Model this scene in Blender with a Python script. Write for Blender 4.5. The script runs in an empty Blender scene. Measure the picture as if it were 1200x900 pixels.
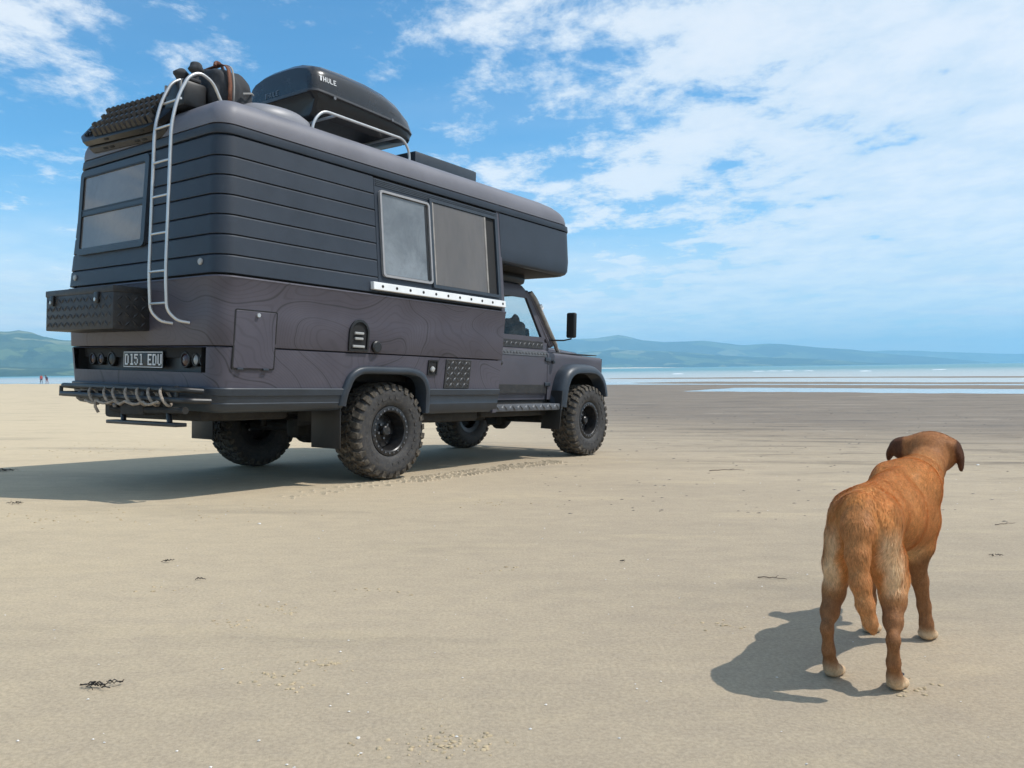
import bpy, bmesh, math, random
import numpy as np
from mathutils import Vector, Matrix

random.seed(7)
rng = np.random.default_rng(7)
scene = bpy.context.scene
C = scene.collection
R = math.radians

# ------------------------------------------------------------------ camera
CAM_H = 0.8205
cam_d = bpy.data.cameras.new('camera')
cam_d.sensor_width = 36.0
cam_d.lens = 36.0 * 925.3 / 1200.0
cam_d.clip_start = 0.05
cam_d.clip_end = 60000.0
cam = bpy.data.objects.new('camera', cam_d)
C.objects.link(cam)
cam.matrix_world = Matrix(((0.99991112, 0.01333215, 0.0, 0.0),
                           (-0.00024487, 0.01836560, -0.99983131, 0.0),
                           (-0.01332990, 0.99974245, 0.01836723, CAM_H),
                           (0, 0, 0, 1)))
scene.camera = cam

# ------------------------------------------------------------------ colour management
scene.view_settings.view_transform = 'Standard'
scene.view_settings.look = 'None'
scene.view_settings.exposure = 0.0
scene.view_settings.gamma = 1.0
scene.cycles.volume_bounces = 1

# ------------------------------------------------------------------ sun and sky
SUN_EL = R(55.0)
sun_h = Vector((1.0, -0.06, 0.0)).normalized()
sun_dir = Vector((sun_h.x * math.cos(SUN_EL), sun_h.y * math.cos(SUN_EL), math.sin(SUN_EL)))
sun_d = bpy.data.lights.new('sun', 'SUN')
sun_d.energy = 3.7
sun_d.angle = R(0.5)
sun_d.color = (1.0, 0.965, 0.91)
sun = bpy.data.objects.new('sun', sun_d)
C.objects.link(sun)
sun.rotation_euler = (-sun_dir).to_track_quat('-Z', 'Y').to_euler()
sun.location = (30, -2, 40)

world = bpy.data.worlds.new('World')
scene.world = world
world.use_nodes = True


class NT:
    """small helper for writing node trees"""
    def __init__(self, tree):
        self.t = tree
        self.n = tree.nodes
        self.l = tree.links

    def node(self, typ, **kw):
        nd = self.n.new(typ)
        for k, v in kw.items():
            if k == 'inp':
                for key, val in v.items():
                    s = nd.inputs[key]
                    if isinstance(val, bpy.types.NodeSocket):
                        self.l.new(val, s)
                    else:
                        s.default_value = val
            else:
                setattr(nd, k, v)
        return nd

    def math(self, op, a, b=None, c=None, clamp=False):
        nd = self.node('ShaderNodeMath', operation=op)
        nd.use_clamp = clamp
        for i, v in enumerate((a, b, c)):
            if v is None:
                continue
            if isinstance(v, bpy.types.NodeSocket):
                self.l.new(v, nd.inputs[i])
            else:
                nd.inputs[i].default_value = v
        return nd.outputs[0]

    def vmath(self, op, a, b=None):
        nd = self.node('ShaderNodeVectorMath', operation=op)
        for i, v in enumerate((a, b)):
            if v is None:
                continue
            if isinstance(v, bpy.types.NodeSocket):
                self.l.new(v, nd.inputs[i])
            else:
                nd.inputs[i].default_value = v
        return nd.outputs['Value'] if op in ('DOT_PRODUCT', 'LENGTH', 'DISTANCE') else nd.outputs[0]

    def noise(self, vec, scale, detail=4.0, rough=0.5, dist=0.0, out='Fac', dim='3D'):
        nd = self.node('ShaderNodeTexNoise', noise_dimensions=dim)
        self.l.new(vec, nd.inputs['Vector'])
        nd.inputs['Scale'].default_value = scale
        nd.inputs['Detail'].default_value = detail
        nd.inputs['Roughness'].default_value = rough
        nd.inputs['Distortion'].default_value = dist
        return nd.outputs[out]

    def mapping(self, vec, loc=(0, 0, 0), rot=(0, 0, 0), sc=(1, 1, 1)):
        nd = self.node('ShaderNodeMapping')
        self.l.new(vec, nd.inputs['Vector'])
        nd.inputs['Location'].default_value = loc
        nd.inputs['Rotation'].default_value = rot
        nd.inputs['Scale'].default_value = sc
        return nd.outputs[0]

    def step(self, v, a, b):
        nd = self.node('ShaderNodeMapRange', interpolation_type='SMOOTHSTEP')
        if isinstance(v, bpy.types.NodeSocket):
            self.l.new(v, nd.inputs['Value'])
        nd.inputs['From Min'].default_value = a
        nd.inputs['From Max'].default_value = b
        return nd.outputs['Result']

    def mix(self, fac, a, b, blend='MIX'):
        nd = self.node('ShaderNodeMix', data_type='RGBA', blend_type=blend)
        for key, v in ((0, fac), (6, a), (7, b)):
            if isinstance(v, bpy.types.NodeSocket):
                self.l.new(v, nd.inputs[key])
            else:
                if key and len(v) == 3:
                    v = (*v, 1.0)
                nd.inputs[key].default_value = v
        return nd.outputs[2]

    def bump(self, height, strength=0.3, dist=0.01, normal=None):
        nd = self.node('ShaderNodeBump')
        self.l.new(height, nd.inputs['Height'])
        nd.inputs['Strength'].default_value = strength
        nd.inputs['Distance'].default_value = dist
        if normal is not None:
            self.l.new(normal, nd.inputs['Normal'])
        return nd.outputs[0]


def build_world():
    w = NT(world.node_tree)
    w.n.clear()
    sky = w.node('ShaderNodeTexSky', sky_type='NISHITA')
    sky.sun_disc = False
    sky.sun_elevation = SUN_EL
    # Blender's sky measures its rotation from +Y towards +X
    sky.sun_rotation = math.atan2(sun_dir.x, sun_dir.y)
    sky.altitude = 0.0
    sky.air_density = 1.0
    sky.dust_density = 0.4
    sky.ozone_density = 3.0
    tc = w.node('ShaderNodeTexCoord')
    d = tc.outputs['Generated']
    sep = w.node('ShaderNodeSeparateXYZ', inp={0: d})
    zc = w.math('MAXIMUM', sep.outputs[2], 0.0)
    den = w.math('ADD', zc, 0.09)
    px = w.math('DIVIDE', sep.outputs[0], den)
    py = w.math('DIVIDE', sep.outputs[1], den)
    p = w.node('ShaderNodeCombineXYZ', inp={0: px, 1: py, 2: 0.0}).outputs[0]
    # broad cloud field (which parts of the sky are overcast) and its dappled, broken texture
    pr = w.mapping(p, rot=(0, 0, R(20)), sc=(1.0, 0.8, 1.0))
    big = w.noise(w.mapping(pr, loc=(3.1, 7.4, 0)), 0.36, 2.0, 0.5)
    mid = w.noise(w.mapping(pr, loc=(1.2, 0.3, 4.0)), 1.25, 3.0, 0.5, 0.1)
    fine = w.noise(w.mapping(pr, loc=(5.0, 2.0, 1.0)), 4.2, 7.0, 0.66, 0.12)
    grad = w.math('MINIMUM', w.math('MAXIMUM', w.math('MULTIPLY_ADD', px, 0.11, -0.015), -0.10), 0.17)
    cov = w.math('ADD', w.math('MULTIPLY', big, 0.55), w.math('MULTIPLY', mid, 0.45))
    cov = w.math('ADD', cov, w.math('MULTIPLY', fine, 0.88))
    cov = w.math('ADD', cov, grad)
    c1 = w.step(cov, 0.83, 1.04)
    # a low streaked veil of thin cloud towards the horizon
    pv = w.mapping(p, loc=(2.0, 1.0, 9.0), rot=(0, 0, R(-12)), sc=(0.30, 1.0, 1.0))
    veil = w.noise(pv, 0.8, 5.0, 0.55, 0.2)
    low = w.math('SUBTRACT', 1.0, w.step(zc, 0.02, 0.34))
    veilf = w.math('ADD', w.math('MULTIPLY', w.step(veil, 0.36, 0.70), w.math('MULTIPLY_ADD', low, 0.40, 0.16)), w.math('MULTIPLY', w.math('SUBTRACT', 1.0, w.step(w.math('MULTIPLY_ADD', veil, 0.06, zc), 0.09, 0.24)), 0.64))
    cl = w.math('MAXIMUM', w.math('MULTIPLY', c1, 0.84), veilf)
    # sunlit cloud is as bright as a white surface in this sun, with a little grey in it
    thick = w.step(w.math('ADD', fine, w.math('MULTIPLY', mid, 0.5)), 0.55, 0.95)
    ccol = w.mix(thick, (5.4, 6.3, 7.1), (7.0, 7.3, 7.6))
    skyc = w.mix(1.0, sky.outputs[0], (0.47, 1.03, 1.24), 'MULTIPLY')
    col = w.mix(cl, skyc, ccol)
    bg = w.node('ShaderNodeBackground', inp={'Color': col, 'Strength': 0.138})
    out = w.node('ShaderNodeOutputWorld')
    w.l.new(bg.outputs[0], out.inputs[0])


build_world()


# ------------------------------------------------------------------ object helpers
def tag(o, label=None, cat=None, group=None, kind=None):
    if label: o['label'] = label
    if cat: o['category'] = cat
    if group: o['group'] = group
    if kind: o['kind'] = kind
    return o


def empty(name, mat4=None, loc=None):
    o = bpy.data.objects.new(name, None)
    C.objects.link(o)
    if mat4 is not None: o.matrix_world = mat4
    if loc is not None: o.location = loc
    return o


def mesh_obj(name, verts, faces, m, parent=None, local=None, smooth=32.0):
    me = bpy.data.meshes.new(name)
    me.from_pydata([tuple(v) for v in verts], [], faces)
    me.update()
    me.validate()
    if smooth is not None:
        me.polygons.foreach_set('use_smooth', [True] * len(me.polygons))
        if smooth < 179:
            me.set_sharp_from_angle(angle=R(smooth))
    o = bpy.data.objects.new(name, me)
    C.objects.link(o)
    if m is not None: me.materials.append(m)
    if parent is not None: o.parent = parent
    if local is not None: o.matrix_local = local
    return o


def link_copy(o, parent=None, mat4=None):
    c = o.copy()
    C.objects.link(c)
    if parent is not None: c.parent = parent
    if mat4 is not None: c.matrix_local = mat4
    for ch in o.children:
        link_copy(ch, c, ch.matrix_local.copy())
    return c


class MB:
    """collects shapes into one mesh"""
    def __init__(self):
        self.v = []
        self.f = []

    def add(self, verts, faces):
        b = len(self.v)
        self.v += [tuple(v) for v in verts]
        self.f += [tuple(i + b for i in f) for f in faces]
        return self

    def box(self, c, s, bev=0.0, rot=None, seg=2):
        bm = bmesh.new()
        bmesh.ops.create_cube(bm, size=1.0)
        for v in bm.verts:
            v.co = Vector((v.co.x * s[0], v.co.y * s[1], v.co.z * s[2]))
        if bev > 0:
            bmesh.ops.bevel(bm, geom=list(bm.edges), offset=min(bev, 0.45 * min(s)), segments=seg, profile=0.5, affect='EDGES')
        M = Matrix.Translation(Vector(c))
        if rot is not None:
            M = M @ rot.to_4x4()
        bm.verts.index_update()
        self.add([M @ v.co for v in bm.verts], [[v.index for v in f.verts] for f in bm.faces])
        bm.free()
        return self

    def loft(self, rings, closed=True, cap0=False, cap1=False, flip=False):
        n = len(rings[0])
        vs = [p for r in rings for p in r]
        fs = []
        for i in range(len(rings) - 1):
            for j in range(n if closed else n - 1):
                a, b = i * n + j, i * n + (j + 1) % n
                q = (a, b, b + n, a + n)
                fs.append(q[::-1] if flip else q)
        if cap0: fs.append(tuple(range(n))[::-1] if not flip else tuple(range(n)))
        if cap1:
            k = (len(rings) - 1) * n
            fs.append(tuple(range(k, k + n)) if not flip else tuple(range(k, k + n))[::-1])
        return self.add(vs, fs)

    def tube(self, pts, r, n=10, closed=False, cap=True):
        pts = [Vector(p) for p in pts]
        rr = r if isinstance(r, (list, tuple)) else [r] * len(pts)
        rings = []
        up = None
        m = len(pts)
        for i, p in enumerate(pts):
            if closed:
                t = (pts[(i + 1) % m] - pts[i - 1]).normalized()
            else:
                t = (pts[min(i + 1, m - 1)] - pts[max(i - 1, 0)]).normalized()
            if up is None:
                a = Vector((0, 0, 1)) if abs(t.z) < 0.9 else Vector((1, 0, 0))
                up = (a - t * a.dot(t)).normalized()
            else:
                up = (up - t * up.dot(t)).normalized()
            s = t.cross(up)
            rings.append([p + (up * math.cos(2 * math.pi * k / n) + s * math.sin(2 * math.pi * k / n)) * rr[i] for k in range(n)])
        if closed:
            rings.append(rings[0])
            return self.loft(rings, True)
        return self.loft(rings, True, cap, cap, flip=False)

    def cyl(self, p0, p1, r0, r1=None, n=16):
        return self.tube([p0, p1], [r0, r0 if r1 is None else r1], n)

    def lathe(self, prof, axis_o, axis='y', n=32, cap=False):
        """prof: list of (along axis, radius)"""
        o = Vector(axis_o)
        rings = []
        for a, r in prof:
            ring = []
            for k in range(n):
                c, s = math.cos(2 * math.pi * k / n) * r, math.sin(2 * math.pi * k / n) * r
                if axis == 'y': q = Vector((c, a, s))
                elif axis == 'x': q = Vector((a, c, s))
                else: q = Vector((c, s, a))
                ring.append(o + q)
            rings.append(ring)
        return self.loft(rings, True, cap, cap)

    def build(self, name, m, parent=None, local=None, smooth=32.0):
        o = mesh_obj(name, self.v, self.f, m, parent, local, smooth)
        bm = bmesh.new()
        bm.from_mesh(o.data)
        bmesh.ops.recalc_face_normals(bm, faces=bm.faces)
        bm.to_mesh(o.data)
        bm.free()
        if smooth is not None and smooth < 179:
            o.data.set_sharp_from_angle(angle=R(smooth))
        return o


def build_islands(mb, name, m, parent=None, local=None, smooth=32.0):
    """one object per connected piece"""
    par = list(range(len(mb.v)))
    def find(a):
        while par[a] != a:
            par[a] = par[par[a]]
            a = par[a]
        return a
    for f in mb.f:
        for i in f[1:]:
            a, b = find(f[0]), find(i)
            if a != b: par[a] = b
    groups = {}
    for f in mb.f: groups.setdefault(find(f[0]), []).append(f)
    out = []
    for fs in groups.values():
        ids = sorted({i for f in fs for i in f})
        mp = {i: k for k, i in enumerate(ids)}
        q = MB().add([mb.v[i] for i in ids], [tuple(mp[i] for i in f) for f in fs])
        out.append(q.build(name, m, parent, local, smooth))
    return out


def round_path(pts, rad, seg=5):
    """rounds the inner corners of a polyline of 3-D points"""
    pts = [Vector(p) for p in pts]
    out = [pts[0]]
    for i in range(1, len(pts) - 1):
        a, b, c = pts[i - 1], pts[i], pts[i + 1]
        r = min(rad, (a - b).length * 0.45, (c - b).length * 0.45)
        p0 = b + (a - b).normalized() * r
        p1 = b + (c - b).normalized() * r
        for k in range(seg + 1):
            t = k / seg
            out.append(p0 * (1 - t) ** 2 + b * 2 * t * (1 - t) + p1 * t * t)
    out.append(pts[-1])
    return out


# ------------------------------------------------------------------ material helpers
def new_mat(name):
    m = bpy.data.materials.new(name)
    m.use_nodes = True
    t = NT(m.node_tree)
    b = next(n for n in t.n if n.type == 'BSDF_PRINCIPLED')
    return m, t, b


def simple_mat(name, col, rough=0.5, metal=0.0, var=0.12, scale=6.0, bump=0.0, bscale=60.0, spec=0.5, coat=0.0, dust=0.0):
    m, t, b = new_mat(name)
    tc = t.node('ShaderNodeTexCoord').outputs['Object']
    n1 = t.noise(tc, scale, 5.0, 0.6)
    dark = tuple(c * (1 - var) for c in col)
    light = tuple(min(1, c * (1 + var)) for c in col)
    c = t.mix(t.step(n1, 0.3, 0.7), dark, light)
    if dust > 0:
        n2 = t.noise(tc, scale * 2.3, 6.0, 0.65, 0.4)
        c = t.mix(t.math('MULTIPLY', t.step(n2, 0.42, 0.75), dust), c, (0.30, 0.25, 0.19))
    t.l.new(c, b.inputs['Base Color'])
    rr = t.math('MULTIPLY_ADD', n1, 0.16, rough - 0.08, clamp=True)
    t.l.new(rr, b.inputs['Roughness'])
    b.inputs['Metallic'].default_value = metal
    b.inputs['Specular IOR Level'].default_value = spec
    b.inputs['Coat Weight'].default_value = coat
    b.inputs['Coat Roughness'].default_value = 0.08
    if bump > 0:
        t.l.new(t.bump(t.noise(tc, bscale, 4.0, 0.6), bump, 0.004), b.inputs['Normal'])
    return m
# =================================================================== THE SETTING
GX, GY = -0.0179, -0.0245          # slope of the upper beach under the camper and the dog
SEA_Z = -0.73


def sstep(a, b, v):
    t = np.clip((v - a) / (b - a), 0, 1)
    return t * t * (3 - 2 * t)


def vnoise(x, y, seed=0):
    """cheap smooth value noise, vectorised"""
    xi, yi = np.floor(x).astype(np.int64), np.floor(y).astype(np.int64)
    xf, yf = x - xi, y - yi
    def h(a, b):
        n = (a * 374761393 + b * 668265263 + seed * 1442695041) & 0xFFFFFFFF
        n = ((n ^ (n >> 13)) * 1274126177) & 0xFFFFFFFF
        return ((n ^ (n >> 16)) & 0xFFFF) / 65535.0
    u, v = xf * xf * (3 - 2 * xf), yf * yf * (3 - 2 * yf)
    return (h(xi, yi) * (1 - u) + h(xi + 1, yi) * u) * (1 - v) + (h(xi, yi + 1) * (1 - u) + h(xi + 1, yi + 1) * u) * v


def fbm(x, y, oct=4, seed=0):
    s, a, t = 0.0, 1.0, 0.0
    for i in range(oct):
        s = s + a * vnoise(x * 2 ** i, y * 2 ** i, seed + i * 17)
        t += a
        a *= 0.5
    return s / t


def ground_z(x, y):
    x = np.asarray(x, float)
    y = np.asarray(y, float)
    r = np.hypot(x, y) + 1e-9
    rho = np.where(r < 16, r, 16 + (1 - np.exp(-(r - 16) / 12.0)) * 12)
    zp = (GX * x + GY * y) * rho / r
    D = 0.63 * x + 0.776 * y                 # towards the sea
    E = 0.776 * x - 0.63 * y                 # along the shore, to the right
    wob = (fbm(E * 0.035 + 5, D * 0.06, 3, 3) - 0.5) * 12
    Dw = D + wob
    base = 0.05 + np.clip(50 - D, 0, 400) * 0.004
    right = sstep(-27, -20, E + wob * 0.4)
    pool = -0.12 * sstep(44.5, 46, D + wob * 0.35) * (1 - sstep(54.5, 56.5, D + wob * 0.4)) * right
    bar = -0.06 * sstep(63, 66, D + wob * 0.3) * (1 - sstep(68, 71, D + wob * 0.3)) * sstep(-60, -40, E)
    sea = -0.13 * sstep(58, 64, D + wob * 0.3) * (1 - sstep(-50, -35, E)) - 0.13 * sstep(74, 80, Dw) * sstep(-50, -35, E)
    bar2 = 0.13 * sstep(98, 100, Dw) * (1 - sstep(106, 110, Dw)) * sstep(-75, -55, E) - 0.02 * np.clip(D - 115, 0, 200)
    zf = SEA_Z + base + pool + sea + bar + bar2
    s = sstep(20, 46, r) * sstep(-30, 8, D)
    rip = (fbm(x * 0.5, y * 0.5, 3, 9) - 0.5) * 0.03 * sstep(11, 30, r) + (fbm(x * 0.45 + 30, y * 1.5, 3, 19) - 0.5) * 0.05 * sstep(8, 16, r) * sstep(-2, 6, x) * (1 - sstep(44, 52, D))
    return zp * (1 - s) + zf * s + rip


def make_beach():
    inner = np.radians(np.arange(-42, 42.01, 0.3))
    outer = np.radians(np.arange(46, 318, 4.0))
    ang = np.concatenate([inner, outer])                     # measured from +Y towards +X
    rad = np.concatenate([[0.35], np.geomspace(0.6, 14, 70)[0:], np.geomspace(14.3, 140, 150), np.geomspace(150, 6000, 40)])
    n, m = len(ang), len(rad)
    A, Rr = np.meshgrid(ang, rad)
    X, Y = Rr * np.sin(A), Rr * np.cos(A)
    Z = ground_z(X, Y)
    verts = np.stack([X, Y, Z], -1).reshape(-1, 3)
    i, j = np.meshgrid(np.arange(m - 1), np.arange(n), indexing='ij')
    a = (i * n + j).ravel()
    b = (i * n + (j + 1) % n).ravel()
    faces = np.stack([a, b, b + n, a + n], 1)
    faces = faces[:, ::-1]
    vl = verts.tolist()
    fl = faces.tolist()
    vl.append([0, 0, float(ground_z(0, 0))])
    c = len(vl) - 1
    fl += [[c, (k + 1) % n, k][::-1] for k in range(n)]
    o = mesh_obj('beach', vl, fl, M['sand'], smooth=180)
    return tag(o, kind='structure')


M = {}


def mat_sand():
    m, t, b = new_mat('sand')
    P = t.node('ShaderNodeNewGeometry').outputs['Position']
    sep = t.node('ShaderNodeSeparateXYZ', inp={0: P})
    x, y = sep.outputs[0], sep.outputs[1]
    E = t.math('SUBTRACT', t.math('MULTIPLY', x, 0.776), t.math('MULTIPLY', y, 0.63))
    D = t.math('ADD', t.math('MULTIPLY', x, 0.63), t.math('MULTIPLY', y, 0.776))
    Pf = t.mapping(P, sc=(1, 1, 0))
    Ps = t.mapping(Pf, rot=(0, 0, R(-14)), sc=(0.32, 1.0, 1.0))      # drawn-out streaks left by the tide
    nl = t.noise(Ps, 0.45, 4.0, 0.55, 0.3)
    nm = t.noise(Ps, 2.2, 6.0, 0.6, 0.2)
    nf = t.noise(Pf, 34.0, 6.0, 0.75)
    ng = t.noise(Pf, 420.0, 3.0, 0.8)
    # damp: lower beach and the right-hand side
    far = t.step(t.math('MULTIPLY_ADD', t.math('SUBTRACT', nl, 0.5), 9.0, D), 7.5, 22.0)
    side = t.step(t.math('MULTIPLY_ADD', t.math('SUBTRACT', nl, 0.5), 5.0, x), -5.0, 5.0)
    wet = t.math('MULTIPLY', far, side)
    dry = t.math('SUBTRACT', 1.0, t.step(t.math('MULTIPLY_ADD', t.math('SUBTRACT', nl, 0.5), 4.0, t.math('SUBTRACT', x, t.math('MULTIPLY', y, 0.10))), -5.5, 0.5))
    base = t.mix(t.step(nl, 0.3, 0.7), (0.375, 0.306, 0.226), (0.452, 0.368, 0.266))
    base = t.mix(t.math('MULTIPLY', dry, 0.8), base, (0.60, 0.49, 0.335))
    patch = t.step(nm, 0.52, 0.72)
    base = t.mix(t.math('MULTIPLY', patch, 0.60), base, (0.50, 0.405, 0.275))
    dk = t.step(t.noise(Ps, 1.1, 5.0, 0.6, 0.5), 0.5, 0.75)
    base = t.mix(t.math('MULTIPLY', dk, 0.62), base, (0.28, 0.235, 0.180))
    base = t.mix(t.math('MULTIPLY', wet, 0.9), base, (0.18, 0.140, 0.104))
    # dark and pale ripple streaks in the colour of the lower, damp beach
    Pr = t.mapping(Pf, rot=(0, 0, R(6)), sc=(0.30, 1.0, 1.0))
    rp = t.noise(Pr, 5.5, 5.0, 0.62, 0.5)
    ripmask = t.math('MULTIPLY', t.step(D, 5.5, 11.0), t.step(x, -1.0, 4.0))
    rf = t.noise(t.mapping(Pf, rot=(0, 0, R(8)), sc=(0.16, 1.0, 1.0)), 1.5, 6.0, 0.7, 0.4)
    base = t.mix(t.math('MULTIPLY', t.math('MULTIPLY', t.step(rf, 0.50, 0.66), ripmask), 0.62), base, (0.095, 0.078, 0.062))
    base = t.mix(t.math('MULTIPLY', t.math('MULTIPLY', t.math('SUBTRACT', 1.0, t.step(rf, 0.34, 0.46)), ripmask), 0.45), base, (0.36, 0.30, 0.235))
    base = t.mix(t.math('MULTIPLY', t.math('MULTIPLY', t.step(rp, 0.56, 0.72), ripmask), 0.72), base, (0.085, 0.070, 0.055))
    # grain
    g = t.math('MULTIPLY_ADD', ng, 0.8, t.math('MULTIPLY', nf, 0.5))
    base = t.mix(t.math('MULTIPLY', t.step(g, 0.66, 0.95), 0.6), base, (0.56, 0.48, 0.37))
    base = t.mix(t.math('MULTIPLY', t.math('SUBTRACT', 1.0, t.step(g, 0.42, 0.60)), 0.75), base, (0.20, 0.168, 0.13))
    # coarse grain and small mottling that stay visible a few metres off
    gm = t.noise(Pf, 85.0, 5.0, 0.75)
    gl = t.noise(t.mapping(Pf, rot=(0, 0, R(-10)), sc=(0.55, 1.0, 1.0)), 9.0, 6.0, 0.7, 0.3)
    base = t.mix(1.0, base, t.mix(t.step(gm, 0.30, 0.70), (0.86, 0.85, 0.83), (1.16, 1.15, 1.12)), 'MULTIPLY')
    base = t.mix(1.0, base, t.mix(t.step(gl, 0.32, 0.68), (0.95, 0.95, 0.955), (1.05, 1.05, 1.03)), 'MULTIPLY')
    t.l.new(base, b.inputs['Base Color'])
    rough = t.math('SUBTRACT', 0.92, t.math('MULTIPLY', wet, 0.30))
    t.l.new(rough, b.inputs['Roughness'])
    b.inputs['Specular IOR Level'].default_value = 0.25
    n0 = t.bump(nm, 0.35, 0.04)
    h2 = t.math('MULTIPLY', rp, ripmask)
    n1 = t.bump(h2, 0.9, 0.05, n0)
    n2 = t.bump(t.math('MULTIPLY_ADD', gm, 0.35, nf), 0.5, 0.008, n1)
    n3 = t.bump(ng, 0.8, 0.0022, n2)
    t.l.new(n3, b.inputs['Normal'])
    return m


def mat_sea():
    m, t, b = new_mat('sea_water')
    P = t.node('ShaderNodeNewGeometry').outputs['Position']
    sep = t.node('ShaderNodeSeparateXYZ', inp={0: P})
    D = t.math('ADD', t.math('MULTIPLY', sep.outputs[0], 0.63), t.math('MULTIPLY', sep.outputs[1], 0.776))
    Pr = t.mapping(P, rot=(0, 0, R(39)), sc=(0.25, 1.0, 0.0))
    n = t.noise(Pr, 0.05, 5.0, 0.6, 0.3)
    n2 = t.noise(Pr, 0.9, 5.0, 0.6, 0.3)
    shallow_sheen = t.math('SUBTRACT', 1.0, t.step(D, 62.0, 420.0))
    c = t.mix(t.step(n, 0.3, 0.7), (0.05, 0.21, 0.25), (0.10, 0.29, 0.32))
    c = t.mix(t.math('MULTIPLY', shallow_sheen, 0.85), c, (0.50, 0.51, 0.49))  # pale grey of the reflected sky put into the near water colour
    n3 = t.noise(Pr, 0.16, 4.0, 0.6, 0.4)
    foam = t.math('MULTIPLY', t.step(n3, 0.66, 0.72), t.math('MULTIPLY', t.step(D, 75.0, 95.0), t.math('SUBTRACT', 1.0, t.step(D, 500.0, 1500.0))))
    c = t.mix(t.math('MULTIPLY', foam, 0.7), c, (0.8, 0.82, 0.82))
    t.l.new(c, b.inputs['Base Color'])
    b.inputs['Roughness'].default_value = 0.12
    b.inputs['Specular IOR Level'].default_value = 0.22
    t.l.new(t.math('MULTIPLY_ADD', t.step(D, 60.0, 100.0), 0.18, 0.14), b.inputs['Roughness'])
    hh = t.math('MULTIPLY', n2, t.step(D, 60.0, 90.0))
    t.l.new(t.bump(hh, 0.9, 0.5), b.inputs['Normal'])
    return m


def mat_hill(name, low, high, fs):
    m, t, b = new_mat(name)
    P = t.node('ShaderNodeNewGeometry').outputs['Position']
    Pm = t.mapping(P, sc=(1, 1, 1.5))
    n = t.noise(Pm, 1 / 260.0 * fs, 6.0, 0.62, 0.4)
    n2 = t.node('ShaderNodeTexVoronoi', inp={'Vector': Pm, 'Scale': 1 / 190.0 * fs}).outputs['Color']
    f = t.node('ShaderNodeSeparateXYZ', inp={0: n2}).outputs[0]
    c = t.mix(t.step(n, 0.38, 0.62), low, high)
    c = t.mix(t.math('MULTIPLY', t.step(f, 0.55, 0.75), 0.55), c, (0.16, 0.20, 0.07))
    c = t.mix(t.math('MULTIPLY', t.step(f, 0.86, 0.90), 0.5), c, (0.26, 0.25, 0.14))
    wood = t.step(t.noise(Pm, 1 / 120.0 * fs, 5.0, 0.6), 0.52, 0.60)
    c = t.mix(t.math('MULTIPLY', wood, 0.7), c, (0.022, 0.042, 0.02))
    t.l.new(c, b.inputs['Base Color'])
    b.inputs['Roughness'].default_value = 0.95
    b.inputs['Specular IOR Level'].default_value = 0.1
    t.l.new(t.bump(n, 0.8, 30.0), b.inputs['Normal'])
    return m


HC = 925.3


def hill_range(name, prof, dist, depth, m, rough=0.1, seed=1, base_drop=6.0):
    """a range of hills: prof lists (bearing tangent x/y, ridge height above the sea in metres)"""
    xs = np.array([p[0] for p in prof])
    hs = np.array([p[1] for p in prof])
    nu = 260
    u = np.linspace(xs[0], xs[-1], nu)
    nv = 26
    verts, faces = [], []
    for k in range(nv):
        v = k / (nv - 1)                        # 0 = shore in front, 1 = back foot
        dd = dist + depth * (v - 0.55)
        prof_v = np.sin(np.clip(v / 0.55, 0, 1) * math.pi / 2) ** 1.25 if v <= 0.55 else np.cos((v - 0.55) / 0.45 * math.pi / 2) ** 1.2
        h = np.interp(u, xs, hs)
        nz = fbm(u * 26 + seed, np.full_like(u, v * 4.0 + seed), 5, seed) - 0.5
        ridge = fbm(u * 60 + seed, np.full_like(u, 0.5), 3, seed + 5) - 0.5
        hh = h * prof_v * (1 + 0.9 * nz * (1 - abs(prof_v - 0.5) * 0.4) * (0.0 if k == 0 else 1.0) * (1 - prof_v) * 1.3) + ridge * rough * h * prof_v
        z = SEA_Z + hh - base_drop * (1 if k in (0, nv - 1) else 0)
        for j in range(nu):
            verts.append((u[j] * dist + (u[j] * (dd - dist)), dd, z[j]))
    for k in range(nv - 1):
        for j in range(nu - 1):
            a = k * nu + j
            faces.append((a, a + 1, a + nu + 1, a + nu))
    o = mesh_obj(name, verts, faces, m, smooth=180)
    return tag(o, kind='structure')


def tanx(px):
    return (px - 600) / HC


def hh(px, py, dist):
    return ((441 - 16 * px / 1200.0) - py) / HC * dist + CAM_H - SEA_Z


M['sand'] = mat_sand()
M['sea'] = mat_sea()
make_beach()

# the sea, one sheet to the horizon with a slightly ragged near part over the flats
def make_sea():
    Ds = np.concatenate([np.arange(44, 140, 4.0), np.geomspace(150, 13500, 26)])
    Es = np.concatenate([-np.geomspace(13500, 160, 18), np.arange(-150, 151, 10.0), np.geomspace(160, 13500, 18)])
    vs, fs = [], []
    for d in Ds:
        for e in Es:
            vs.append((0.63 * d + 0.776 * e, 0.776 * d - 0.63 * e, SEA_Z))
    n = len(Es)
    for i in range(len(Ds) - 1):
        for j in range(n - 1):
            a = i * n + j
            fs.append((a, a + 1, a + n + 1, a + n)[::-1])
    o = mesh_obj('sea', vs, fs, M['sea'], smooth=180)
    tag(o, kind='structure')

make_sea()

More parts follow.
